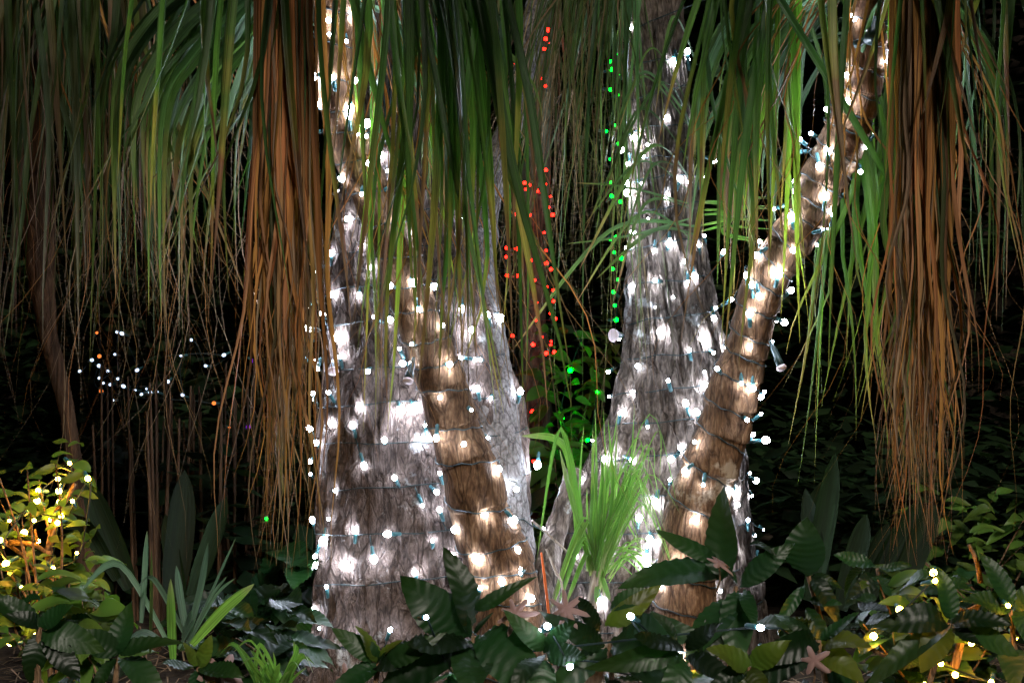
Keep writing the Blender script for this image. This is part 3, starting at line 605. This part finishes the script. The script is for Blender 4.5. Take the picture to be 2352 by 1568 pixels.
def hero(label, cpx, cpy, Y, leaves, gx=None, group='veined shrubs in front of the trunks', extra=5, rr=None):
    """shrub whose upper leaves are listed (base px, tip px, width, toward-camera tilt, yellow?) and whose lower leaves follow in pairs down the stem"""
    rr = rr or random.Random(int(cpx)); top = P(cpx, cpy, Y); foot = Vector((top.x + rr.uniform(-.05, .05), Y + rr.uniform(-.03, .05), 0.0))
    s = root('veined_shrub', foot, label, 'shrub', group)
    stem_tube(s, [foot, (foot + top) / 2 + Vector((rr.uniform(-.03, .03), 0, 0)), top], 0.008, 0.004)
    for L in leaves:
        bx, by, tx, ty, ws, dy = L[:6]; src = YEL if len(L) > 6 and L[6] else COF
        b = P(bx, by, Y); t = P(tx, ty, Y + dy); nrm = Vector((rr.uniform(-.6, .6), -1.0, rr.uniform(0.2, 1.4)))
        put_leaf(s, rr.choice(src), b, t, nrm, ws)
    for i in range(extra):
        f = 1 - 0.75 * (i // 2 + 1) / (extra / 2 + 1); q = foot + (top - foot) * f; a = rr.uniform(0, 6.28) + math.pi * (i % 2)
        d = Vector((math.cos(a), math.sin(a) * 0.8, rr.uniform(-0.1, 0.45))); put_leaf(s, rr.choice(COF), q, q + d * rr.uniform(0.05, 0.14), Vector((rr.uniform(-.6, .6), rr.uniform(-.7, .2), 1)), rr.uniform(0.8, 1.1))
    return s
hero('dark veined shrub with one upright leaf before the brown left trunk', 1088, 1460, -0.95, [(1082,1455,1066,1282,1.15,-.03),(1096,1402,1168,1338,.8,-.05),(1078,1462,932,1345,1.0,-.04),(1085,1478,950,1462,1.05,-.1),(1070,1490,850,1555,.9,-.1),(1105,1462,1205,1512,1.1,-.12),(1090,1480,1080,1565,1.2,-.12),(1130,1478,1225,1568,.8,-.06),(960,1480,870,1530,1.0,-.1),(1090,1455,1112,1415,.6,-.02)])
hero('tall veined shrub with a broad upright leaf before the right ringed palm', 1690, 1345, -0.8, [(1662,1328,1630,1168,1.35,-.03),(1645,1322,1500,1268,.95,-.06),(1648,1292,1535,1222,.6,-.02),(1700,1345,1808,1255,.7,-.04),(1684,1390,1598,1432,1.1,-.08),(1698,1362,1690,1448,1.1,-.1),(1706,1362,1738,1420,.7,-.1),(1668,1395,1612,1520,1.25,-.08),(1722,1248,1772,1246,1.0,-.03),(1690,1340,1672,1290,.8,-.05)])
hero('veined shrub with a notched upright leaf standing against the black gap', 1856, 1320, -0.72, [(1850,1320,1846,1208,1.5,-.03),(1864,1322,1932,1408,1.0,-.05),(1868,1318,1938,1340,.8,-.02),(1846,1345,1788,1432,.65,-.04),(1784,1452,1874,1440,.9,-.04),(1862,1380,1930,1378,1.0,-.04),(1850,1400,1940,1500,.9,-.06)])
hero('low veined shrub with one yellowing leaf under the grass tuft', 1400, 1470, -0.9, [(1392,1438,1498,1365,.75,-.04,1),(1400,1400,1478,1340,1.0,-.02),(1376,1450,1340,1375,1.15,-.05),(1410,1470,1560,1440,.9,-.1),(1430,1490,1540,1545,.8,-.1),(1390,1480,1300,1450,.9,-.1),(1385,1490,1280,1580,1.0,-.1),(1360,1440,1270,1405,.9,-.02),(1410,1480,1490,1500,1.0,-.14)])
hero('low dark shrub at the foot of the furrowed tree', 1570, 1530, -1.05, [(1570,1490,1470,1450,1.0,-.06),(1560,1500,1440,1520,1.0,-.08),(1575,1490,1650,1430,1.0,-.05),(1580,1505,1690,1560,.9,-.08),(1570,1510,1550,1600,1.1,-.08),(1560,1495,1530,1400,.9,0)])
hero('dark shrub beside the brown trunk foot, between the star leaves', 1248, 1505, -1.0, [(1250,1495,1200,1420,.9,-.04),(1255,1490,1310,1430,1.0,-.04),(1250,1500,1180,1540,1.0,-.08),(1255,1500,1330,1500,1.0,-.08),(1250,1510,1240,1610,1.1,-.06)])
hero('low shrub with two olive leaves at the left trunk foot', 870, 1520, -1.0, [(868,1520,838,1440,.8,-.03,1),(872,1520,886,1470,.8,-.03,1),(868,1515,800,1455,1.0,-.04),(872,1520,960,1500,1.1,-.06),(866,1530,770,1560,.9,-.06)])
hero('olive-leaved shrub beside the pink star leaf at the lower right', 1880, 1470, -1.05, [(1880,1470,1780,1500,1.0,-.08,0),(1885,1475,1965,1450,1.25,-.05,1),(1880,1490,1972,1535,1.2,-.05,1),(1870,1490,1740,1540,1.1,-.06),(1890,1470,1960,1400,.8,-.03),(1870,1460,1800,1420,.9,-.02)])
hero('yellow-green lit shrub at the bottom under the furrowed tree', 1720, 1530, -1.2, [(1720,1530,1650,1480,1.1,-.04,1),(1725,1530,1790,1480,1.1,-.04,1),(1720,1540,1690,1600,1.1,-.04,1),(1722,1535,1760,1590,1.1,-.04,1),(1715,1540,1640,1560,1.0,-.04)])
hero('dark shrub with a level leaf below the right brown skirt', 2015, 1305, -0.45, [(2010,1300,1922,1268,.9,-.02),(2015,1310,2090,1290,.7,-.02),(2020,1320,1960,1360,1.1,-.05),(2010,1330,2110,1370,1.2,-.05),(2020,1340,2080,1430,1.0,-.05)])
hero('dark shrub among warm lights in the lower right corner', 2180, 1430, -0.8, [(2180,1430,2060,1400,1.1,-.05),(2185,1430,2290,1400,1.2,-.05),(2180,1440,2120,1500,1.3,-.05,1),(2185,1440,2260,1480,1.2,-.05),(2180,1420,2190,1330,1.1,-.02),(2175,1450,2030,1480,.9,-.06),(2190,1450,2330,1450,1.1,-.04)])
hero('dark shrub at the right edge of the bed', 2320, 1400, -0.7, [(2320,1400,2230,1360,1.0,-.04),(2325,1400,2400,1330,1.0,-.04),(2320,1410,2260,1450,1.2,-.05),(2325,1410,2390,1460,1.2,-.05),(2320,1390,2300,1290,1.0,-.02)])
hero('nearly black large-leaved shrub at the lower left', 90, 1440, -1.25, [(92,1440,40,1400,1.3,-.03),(95,1445,70,1560,1.5,-.03),(95,1440,150,1385,1.2,-.03),(100,1450,190,1470,1.2,-.04),(88,1440,-30,1350,.8,-.02),(100,1455,180,1560,1.1,-.04)])
hero('dark shrub below the bluish strap plant at the lower left', 270, 1510, -1.1, [(270,1500,180,1450,1.2,-.04),(275,1500,340,1440,1.2,-.04),(270,1510,200,1560,1.2,-.04),(275,1510,370,1550,1.2,-.04),(272,1500,265,1410,1.1,-.02)])
hero('young shrub with olive leaf tips beside a dry curled leaf', 455, 1530, -1.15, [(455,1530,430,1480,.8,-.02,1),(460,1530,480,1470,.9,-.02,1),(450,1535,380,1510,1.0,-.05),(462,1535,540,1530,1.0,-.05),(455,1540,440,1600,1.0,-.05)])

# ------------------------------------------------------------------ strap plants and grasses
def blade(parent, base, ctrl, tip, w, mat, name='leaf', fold=0.25, n=12, twist=0.3, rng=R, foot=0.6):
    pts = smooth_path([base, ctrl, tip], n); d = tip - base; side = Vector((0, -1, 0)).cross(d)
    side = side.normalized() if side.length > 1e-5 else Vector((1, 0, 0))
    f = lambda u: w * ((foot + (1 - foot) * min(1, u / .3)) * (1 if u < 0.6 else max(0.03, 1 - ((u - .6) / .4) ** 1.8)))
    V, F, t, c = ribbon(pts, f, side, rng.uniform(-twist, twist), fold, rng.uniform(-.35, .35)); m = MB(); m.add(V, F, t, rng.random(), c); return m.build(name, parent, M[mat])
def px_plant(name, label, cat, foot, Y, L, mat, group=None, zf=0.0):
    s = root(name, Vector((P(foot[0], foot[1], Y).x, Y, zf)), label, cat, group)
    for l in L:
        bx, by, tx, ty, wpx = l[:5]; bend = l[5] if len(l) > 5 else 0.1; dy = l[6] if len(l) > 6 else R.uniform(-.06, .06); mt = l[7] if len(l) > 7 else mat
        b = P(bx, by, Y); t = P(tx, ty, Y + dy); b0 = Vector((b.x, Y, b.z)); c = (b + t) / 2 + Vector((-(t.z - b.z) * bend * 0.3 * (1 if tx < bx else -1), 0, abs(t.x - b.x) * bend * 1.6))
        blade(s, b0, c, t, wpx * SCL(Y) * 1.0, mt, twist=0.25)
    return s
px_plant('strap_plant', 'bluish strap-leaved plant at the left foot of the brown trunk', 'plant', (430, 1500), -0.75,
         [(325,1430,338,1218,15,.02),(432,1470,316,1348,13,.5),(430,1470,478,1246,15,.1),(438,1470,542,1234,6,.1),(430,1475,522,1322,8,.2),(434,1475,542,1326,7,.2),(398,1520,392,1328,20,.02,-.05,'grass'),(395,1490,188,1354,17,.35),(440,1480,584,1340,24,.05,-.03,'grass'),(428,1450,405,1298,17,.05),(420,1465,440,1400,12,.1),(345,1500,348,1262,8,.02,.0,'olive'),(410,1490,450,1420,8,.1),(380,1480,270,1500,18,.3,-.1),(430,1480,470,1394,6,.1)], 'blue')
px_plant('strap_plant', 'broad dark sword-leaved plant behind the yellow-lit bush', 'plant', (290, 1400), 0.15,
         [(300,1350,196,1100,56,.05,.1),(270,1330,142,1210,36,.3,.0),(140,1345,58,1262,34,.3,.0),(255,1360,240,1200,34,.1,.1)], 'darkbroad')
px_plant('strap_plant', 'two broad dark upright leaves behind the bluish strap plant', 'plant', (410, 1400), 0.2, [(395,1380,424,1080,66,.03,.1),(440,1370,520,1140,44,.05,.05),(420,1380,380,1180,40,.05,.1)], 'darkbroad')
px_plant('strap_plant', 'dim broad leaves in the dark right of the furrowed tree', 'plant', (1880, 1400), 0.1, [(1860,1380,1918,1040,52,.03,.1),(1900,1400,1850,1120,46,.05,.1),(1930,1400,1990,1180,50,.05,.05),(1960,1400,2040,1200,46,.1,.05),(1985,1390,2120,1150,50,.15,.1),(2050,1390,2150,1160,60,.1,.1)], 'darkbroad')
gl = []
for i in range(26):
    bx = U(590, 660); tx = bx + U(-110, 90); gl.append((bx, U(1560, 1620), tx, U(1470, 1560), U(5, 12), U(.1, .5), U(-.15, .1)))
px_plant('grass_clump', 'clump of arching grass blades at the left trunk foot', 'grass', (630, 1590), -0.55, gl, 'grass')
# bright grass tuft in the gap
gt = []
for i in range(34):
    tx = rg.gauss(1396, 32); gt.append((U(1352, 1388), U(1290, 1390), tx, U(925, 1120), U(3, 7.5), U(0.0, .22), U(-.08, .14)))
for i in range(42):
    a = U(-0.5, 1.35); r = U(90, 200); gt.append((U(1362, 1392), U(1220, 1330), 1378 + r * math.cos(a), 1230 - r * math.sin(a) * 0.95, U(1.8, 4.2), U(.3, 1.0), U(-.16, .06)))
for i in range(18): gt.append((U(1385, 1400), U(1260, 1340), U(1465, 1510), U(1235, 1350), U(2, 3.5), U(.1, .35), U(-.05, .1)))
for i in range(8): gt.append((U(1350, 1375), U(1290, 1330), U(1255, 1310), U(1375, 1400), U(5, 10), U(.7, 1.1), U(-.08, 0)))
gt += [(1360,1310,1285,1030,12,.05,-.05),(1372,1340,1368,1385,10,.0,-.1),(1382,1320,1402,1380,12,.0,-.1),(1350,1290,1232,1290,11,1.6,-.05)]
tuft = px_plant('grass_tuft', 'bright green grass tuft growing in the gap between the trees', 'grass', (1370, 1400), -0.12, gt, 'grass')
stem_tube(tuft, [P(1362, 1480, -0.12), P(1360, 1390, -0.13), P(1368, 1310, -0.12)], 0.018, 0.007, 'wood', 'root_crown', 10)
blade(tuft, P(1330, 1260, -.1), P(1300, 1030, -.12), P(1198, 1000, -.13), 0.018, 'grass', twist=.2, n=16)
# arching tuft on the furrowed tree
up = root('grass_tuft', P(1600, 500, 0.05), 'grey-green arching grass tuft sprouting high on the furrowed tree', 'grass')
for (bx, by, cx, cy, tx, ty, wd) in ((1590,420,1490,340,1330,620,13),(1600,300,1480,165,1400,330,8),(1590,300,1480,175,1420,300,6),(1590,380,1470,250,1380,480,8),(1600,330,1510,195,1330,560,9),(1590,260,1500,110,1440,240,6),(1585,440,1470,372,1340,520,7),(1600,520,1400,530,1180,800,12),
                                     (1600,560,1470,490,1320,700,8),(1600,150,1545,40,1505,260,9),(1590,500,1450,540,1300,560,7),(1600,540,1500,530,1370,640,12),(1590,470,1440,430,1320,420,6),(1590,480,1480,470,1410,690,9),(1585,400,1500,380,1430,560,7)):
    blade(up, P(bx, by, 0.02), P(cx, cy, -0.1), P(tx, ty, -0.12), wd / 1300, 'pale', twist=.5, n=18)
for i in range(14):
    a = U(-0.9, 0.9) + U(-.4, .4); blade(up, P(1690, 500, -0.02), P(1690 - 40 * math.cos(a), 495 - 60 * math.sin(a), -.06), P(1690 + 90 * math.cos(a) * rg.choice((1, 1, -1)), 500 - 80 * math.sin(a), -.08), 0.006, 'grass', n=8)

# ------------------------------------------------------------------ small-leaved bushes
def bush(label, foot, Y, box, n, L, meshes, group=None, branches=(), name='bush', seed=1):
    rr = random.Random(seed); s = root(name, Vector((P(foot[0], foot[1], Y).x, Y, 0)), label, 'bush', group)
    for br in branches:
        pts = [P(x, y, Y + dy) for x, y, dy in br[1]]; stem_tube(s, pts, br[0], br[0] * 0.55, 'twig', 'branch')
    x0, y0, x1, y1, dd = box
    tips = [P(rr.uniform(x0, x1), rr.uniform(y0, y1), Y + rr.uniform(-dd, dd)) for _ in range(max(4, n // 7))]
    base = Vector((P(foot[0], foot[1], Y).x, Y, 0.0))
    for k, tp in enumerate(tips):
        mid = (base + tp) / 2 + Vector((rr.uniform(-.05, .05), 0, rr.uniform(0, .08))); path = smooth_path([base, mid, tp], 12)
        if k % 2 == 0: stem_tube(s, [base, mid, tp], 0.004, 0.0015, 'twig', 'branch', 5)
        for j in range(7):
            q = path[int(12 - j * 0.9)] + Vector((rr.uniform(-.015, .015), rr.uniform(-.015, .015), 0)); a = rr.uniform(0, 6.28); d = Vector((math.cos(a), math.sin(a), rr.uniform(-.2, .7))).normalized()
            put_leaf(s, rr.choice(meshes), q, q + d * L * rr.uniform(0.7, 1.3), Vector((rr.uniform(-.5, .5), -0.6, 1)), rr.uniform(0.8, 1.1))
    return s
bush('leafy bush glowing yellow among warm lights at the left edge', (110, 1560), -0.15, (-30, 1010, 225, 1380, 0.16), 210, 0.055, SML, None,
     [(0.008, [(112, 1262, 0), (128, 1180, 0), (150, 1150, 0), (172, 1110, 0)]), (0.007, [(20, 1246, -.02), (75, 1250, -.02), (110, 1270, 0)]), (0.006, [(0, 1235, 0), (65, 1285, 0)]), (0.01, [(112, 1262, 0), (115, 1400, .02), (112, 1560, .02)]), (0.004, [(85, 1245, 0), (80, 1215, 0)])], seed=5)
bush('low bush in front of the yellow lights at the lower left', (200, 1600), -0.7, (-10, 1330, 300, 1480, 0.15), 90, 0.07, SML + COF[:2], None, seed=6)
bush('twiggy bush with warm lights in the lower right corner', (2210, 1600), -0.55, (1960, 1300, 2350, 1560, 0.2), 170, 0.075, SML + COF, None,
     [(0.010, [(2188, 1545, -.1), (2205, 1480, -.1), (2216, 1410, -.1)]), (0.007, [(2216, 1410, -.1), (2198, 1395, -.1), (2182, 1378, -.1)]), (0.007, [(2216, 1410, -.1), (2240, 1395, -.1), (2252, 1383, -.1)]), (0.006, [(2252, 1338, -.1), (2244, 1290, -.1), (2225, 1250, -.1)]), (0.005, [(1960, 1468, -.2), (2010, 1495, -.2), (2050, 1515, -.2)])], seed=7)
bush('dim bush under the right brown skirt', (2250, 1560), 0.5, (2060, 1120, 2400, 1330, 0.25), 120, 0.07, SML, None, seed=8)
bush('small-leaved bush lit green in the gap between the trees', (1320, 1500), 0.9, (1215, 760, 1420, 1020, 0.15), 130, 0.07, SML, None, seed=9)
bush('low dark bush filling the gap behind the grass tuft', (1270, 1560), 0.7, (1180, 1020, 1400, 1250, 0.2), 110, 0.08, SML, None, seed=10)
bush('dark bush beyond the left brown skirt', (620, 1560), 0.35, (540, 1260, 730, 1440, 0.15), 40, 0.17, YEL[:0] + COF, None, seed=11)
bush('dark bush at the left trunk foot behind the grass clump', (600, 1600), -0.3, (480, 1380, 700, 1540, 0.15), 50, 0.12, COF, None, seed=12)

# ------------------------------------------------------------------ canes behind the left curtain
for i in range(1):
    cg = root('cane_clump', P(420, 1500, 0.9), 'clump of slim brown canes behind the left curtain', 'plant')
    for k in range(34):
        x = U(230, 590); Y = U(0.6, 1.1); dx = U(-25, 25); stem_tube(cg, [P(x, 1560, Y), P(x + dx * .5, 1250, Y), P(x + dx, U(820, 1000), Y)], U(0.005, 0.010), 0.003, 'cane', 'cane', 6)

# ------------------------------------------------------------------ small things on the bed
def star_leaf(label, px, py, Y, size, tilt, rot, lobes=5):
    size *= 0.82
    V, F = [], []; n = lobes * 8
    rr = random.Random(int(px)); am = [(0.55 + 0.6 * abs(math.cos(math.pi * (i_ + .5) / lobes))) * rr.uniform(0.85, 1.1) for i_ in range(lobes)]
    V.append((0, 0, 0.004)); t = [0.0]
    for k in range(n):
        a = 2 * math.pi * k / n; ph = (k % 8) / 8; l = am[k // 8] ; r = size * (0.34 + 0.74 * l * (1 - abs(2 * ph - 1)) ** 1.25 + (0.07 if k % 2 else -0.05) * (0.15 < ph < 0.85 and abs(ph - .5) > .1))
        V.append((r * math.cos(a), r * math.sin(a), 0.45 * r * r / size * math.sin(a * 1.0 + px) + 0.15 * r * (abs(2 * ph - 1) - .5))); t.append(r / size)
    for k in range(n): F.append((0, 1 + k, 1 + (k + 1) % n))
    o2 = len(V); V += [(x, y, z - 0.0012) for x, y, z in V]; t += t
    F += [(o2 + a, o2 + c, o2 + b) for a, b, c in F[:n]]
    for k in range(n): a, b = 1 + k, 1 + (k + 1) % n; F.append((a, o2 + a, o2 + b, b))
    m = mesh_of('fallen_leaf', V, F, True, {'t': t, 'c': t, 'rnd': [0.5] * len(V)})
    o = put('fallen_leaf', m, None, M['pink'], Matrix.Translation(P(px, py, Y)) @ Matrix.Rotation(rad(rot), 4, 'Y') @ Matrix.Rotation(rad(90 - tilt), 4, 'X'))
    tag(o, label, 'leaf', 'pinkish star-shaped fallen leaves'); a = P(px, py, Y)
    V, F = tube(smooth_path([a, a + Vector((0.004, 0.01, -0.03)), a + Vector((-0.004, 0.02, -0.06))], 6), 0.0016, 5); put('leaf_stalk', mesh_of('leaf_stalk', V, F), o, M['twig'])
star_leaf('pink star-shaped leaf among the olive leaves at the lower right', 1868, 1516, -1.15, 0.030, 25, 10)
star_leaf('pink star-shaped leaf on the shrub before the left ringed palm', 1182, 1410, -0.98, 0.040, 40, 30, 7)
star_leaf('pink star-shaped leaf under the bright grass tuft', 1300, 1400, -0.95, 0.040, 35, -20, 7)
star_leaf('curled tan star-shaped leaf at the bottom of the bluish strap plant', 505, 1545, -1.15, 0.045, 30, 60, 5)
star_leaf('tan star-shaped leaf at the bottom before the left trunk', 797, 1560, -1.0, 0.032, 40, 5, 5)
star_leaf('pale tan leaf resting on the tall shrub at the right ringed palm', 1650, 1292, -0.86, 0.034, 60, 15, 5)
o = put('orange_stick', mesh_of('orange_stick', *tube([P(1243, 1268, -.25), P(1250, 1320, -.25), P(1262, 1420, -.25), P(1268, 1600, -.2)], [.002, .003, .003, .003], 8)), None, M['orange']); tag(o, 'thin orange stick standing in the gap beside the ringed palm', 'stick')
o = put('dry_stalk', mesh_of('dry_stalk', *tube(smooth_path([P(1222, 1195, -.2), P(1290, 1255, -.15), P(1345, 1310, -.1)], 10), .003, 6)), None, M['wood']); tag(o, 'pale dry stalk slanting across the gap into the grass tuft', 'stalk')
o = put('dry_stalk', mesh_of('dry_stalk', *tube(smooth_path([P(1255, 1260, -.2), P(1275, 1310, -.2), P(1292, 1350, -.18), P(1300, 1500, -.15)], 10), .003, 6)), None, M['wood']); tag(o, 'bent dry stalk beside the orange stick', 'stalk')
bm = bmesh.new(); bmesh.ops.create_cube(bm, size=1.0)
for v in bm.verts: v.co = Vector((v.co.x * 0.035 + v.co.z * 0.03, v.co.y * 0.02, v.co.z * 0.12))
bmesh.ops.bevel(bm, geom=list(bm.edges), offset=0.003, segments=1)
m = bpy.data.meshes.new('wood_chip'); bm.to_mesh(m); bm.free()
o = put('wood_chip', m, None, M['wood'], Matrix.Translation(P(1365, 1545, -.45))); tag(o, 'pale split piece of wood on the bed below the grass tuft', 'wood')
lit = MB(); rs = random.Random(5)
for i in range(2600):
    x, y = rs.uniform(-1.3, 1.6), rs.uniform(-1.3, 0.6); z = ground_z(x, y) + rs.uniform(0.004, 0.05); a = rs.uniform(0, 6.28); L = rs.uniform(0.04, 0.13)
    d = Vector((math.cos(a), math.sin(a), rs.uniform(-.2, .3))) * L; p = Vector((x, y, z))
    V, F, t, c = ribbon([p, p + d * .5 + Vector((0, 0, rs.uniform(0, .02))), p + d], lambda u: rs.uniform(0.002, 0.005), Vector((0, 0, 1)).cross(d).normalized()); lit.add(V, F, t, rs.random(), c)
tag(lit.build('straw_litter', None, M['straw']), 'dry straw litter on the soil', kind='stuff')

# ------------------------------------------------------------------ coloured and warm strings
def loose_string(label, Y, kind, L, jitter=0.03, wire=True, dyf=None, group=None):
    s = root('light_string', P(L[0][0], L[0][1], Y), label, 'light string', group); rr = random.Random(len(L)); pts = []
    for (x, y) in L:
        p = P(x, y, Y + rr.uniform(-jitter, jitter)); pts.append(p); place_bulb(s, kind, p, Vector((rr.uniform(-1, 1), -0.8, rr.uniform(-.6, .6))).normalized())
    if wire:
        order = [pts[0]]; rest = pts[1:]
        while rest:
            q = min(rest, key=lambda v: (v - order[-1]).length); rest.remove(q); order.append(q)
        mb = MB(); mb.tube(smooth_path([p + Vector((0, 0.022, -0.004)) for p in order], len(order) * 4), 0.0018, 5); mb.build('wire', s, M['wire'])
    return s
RED = zoomed(1148.4, 0, [(335,210),(318,272),(337,302),(310,343),(247,385),(107,448),(302,550),(315,600),(217,722),(320,1185),(280,1230),(172,1275),(143,1303),(205,1290),(180,1318),(312,1285),(257,1330),(300,1342),(352,1370),(342,1445),(317,1470),(367,1497),(110,1490),(205,1497)]) + \
      zoomed(1148.4, 516.8, [(308,53),(200,20),(228,108),(45,160),(115,165),(357,137),(322,178),(212,247),(322,265),(355,308),(42,222),(122,352),(50,352),(243,384),(325,430),(370,453),(347,515),(373,530),(145,540),(258,540),(350,615),(385,652),(252,662),(88,770),(292,780),(357,812),(230,832),(353,835),(322,893),(378,885),(55,990),(262,1013),(143,1210),(330,1190),(222,1295),(138,1375)]) + zoomed(1148.4, 1051.4, [(235, 22)])
loose_string('red light string on the far palm seen through the gap', 1.25, 'red', RED, 0.04)
GRN = zoomed(1148.4, 0, [(828,380),(770,430),(827,510),(770,625),(827,1000),(797,873),(768,1110),(770,1270),(780,1365),(840,1405),(740,915),(775,485),(827,660)]) + zoomed(1148.4, 516.8, [(770,97),(807,82),(795,190),(848,232),(785,305),(823,380),(790,467),(800,560),(810,660)])
loose_string('green light string hanging behind the furrowed tree', 0.75, 'green', GRN, 0.05)
loose_string('green bulbs tucked among the leaves of the bush in the gap', 0.82, 'greenspot', [(1338, 770), (1310, 850), (1372, 900), (1290, 960), (1350, 1010)], 0.06)
loose_string('three green bulbs glinting behind the left brown skirt', 0.7, 'green', zoomed(574.2, 516.8, [(365,795),(405,808),(358,878)]) + [(612, 1190)], 0.03)
WL = zoomed(0, 1051.4, [(485,37),(403,145),(612,143),(412,305),(205,358),(505,300),(375,400),(358,430),(400,450),(427,400),(238,435),(65,437),(168,520),(265,578),(370,765),(40,735),(535,660),(0,570),(410,230),(265,225),(258,297),(232,1220),(70,1290),(150,900)])
loose_string('warm yellow light string in the bush at the left edge', -0.22, 'warm', WL, 0.09)
WR = zoomed(1722.7, 1051.4, [(1043,1055),(1035,1312),(272,1412),(1330,1430),(1430,1508),(1215,1550),(1540,1285),(1798,1027),(1680,1560),(1278,798),(1380,875),(1290,855),(1850,1250),(860,1240)]) + zoomed(1148.4, 1051.4, [(248,1397),(1313,1550)])
loose_string('warm light string through the bush in the lower right', -0.72, 'warm', WR, 0.08)
loose_string('cool white light string trailing through the shrubs before the trunks', -0.99, 'whitedim', LOW, 0.09)
FW = zoomed(0, 516.8, [(555,1017),(640,940),(690,980),(750,1017),(690,1065),(720,1100),(770,1110),(860,1122),(942,1150),(985,1178),(1047,1165),(1095,1160),(1272,1183),(800,900),(815,745),(850,755),(1260,910),(1332,800),(1433,980),(1560,905),(820,1070),(955,1010),(1170,1090),(1020,1140),(785,1220)])
loose_string('faint white light string far behind the left curtain', 2.0, 'farwhite', FW, 0.2)
loose_string('faint orange bulbs far behind the left curtain', 1.9, 'orangeglow', zoomed(0, 516.8, [(675,750),(692,913),(705,1155),(1597,1417),(1490,1240)]), 0.1)
loose_string('two purple bulbs far behind the left brown skirt', 1.9, 'purple', zoomed(0, 516.8, [(1760,945),(1730,1405)]), 0.05)

# ------------------------------------------------------------------ far palm in the gap, hedge, added shade canopy
fp = root('far_palm', P(1215, 1300, 1.4), 'thin greenish palm stem with red lights far back in the gap', 'palm')
V, F, sm, rws = axis_tube([(-600, 1250, 26, 1.4), (200, 1240, 28, 1.4), (560, 1225, 32, 1.4), (760, 1222, 34, 1.4), (1000, 1236, 36, 1.4), (1340, 1240, 42, 1.4)], rings=[0, 110, 200, 310, 420, 520, 625, 715, 800, 900, 1000, 1100, 1200, 1340], lip=0.08, amp=0.006, seed=5, nth=32)
put('trunk', mesh_of('trunk', V, F), fp, M['farbark'])
for i in range(22):
    hang(fp, P(1245, -500, 1.35), U(1150, 1330), U(1.0, 1.7), U(200, 620), U(10, 20), 'olive', rng=rg, rise=.2)
def leaf_mass(name, label, n, box, L, seed, kind='stuff', parent=None, mat='hedge', wav=0.5):
    rs = random.Random(seed); mb = MB(); (x0, x1, y0, y1, z0, z1) = box; i = 0
    while i < n:
        p = Vector((rs.uniform(x0, x1), rs.uniform(y0, y1), rs.uniform(z0, z1)))
        if noise.noise(p * 1.6) + 0.4 * noise.noise(p * 4) < -0.15 * wav: continue
        i += 1; a = rs.uniform(0, 6.28); d = Vector((math.cos(a), math.sin(a), rs.uniform(-.5, .5))).normalized(); l = L * rs.uniform(.6, 1.3); s = d.cross(Vector((rs.uniform(-.5, .5), rs.uniform(-.5, .5), 1))).normalized() * l * 0.25
        nn = d.cross(s).normalized() * l * 0.08
        mb.add([p, p + d * l * .4 + s, p + d * l * .45 - nn, p + d * l * .4 - s, p + d * l], [(0, 1, 2), (0, 2, 3), (1, 4, 2), (2, 4, 3)], [0, .4, .4, .4, 1], rs.random())
    o = mb.build(name, parent, M[mat]); o['kind'] = kind
    if label: o['label'] = label
    return o
leaf_mass('undergrowth', 'dark low undergrowth covering the soil behind the trees', 12000, (-2.6, 2.8, 0.55, 3.6, 0.0, 0.5), 0.12, 13, mat='under', wav=0.4)
leaf_mass('shrubbery', 'dim shrubbery in the dark behind the curtains', 6500, (-3.0, 3.2, 2.2, 3.5, 0.3, 1.9), 0.14, 14, mat='under', wav=-0.6)
leaf_mass('hedge_foliage', 'dark foliage closing off the back of the garden', 22000, (-5.5, 5.5, 3.6, 5.4, 0, 4.4), 0.17, 3)
for (t, cx, cz, sd_) in ((tA, -0.5, 3.0, 31), (tB, 0.6, 3.05, 32)):
    leaf_mass('shade_canopy', None, 22000, (cx - 2.6, cx + 2.6, 0.45, 6.6, cz - 0.45, cz + 0.5), 0.17, sd_, 'stuff', t, 'hedge', 0.1)  # unseen canopy added over both trees to keep the sun off the background
bpy.context.view_layer.update()
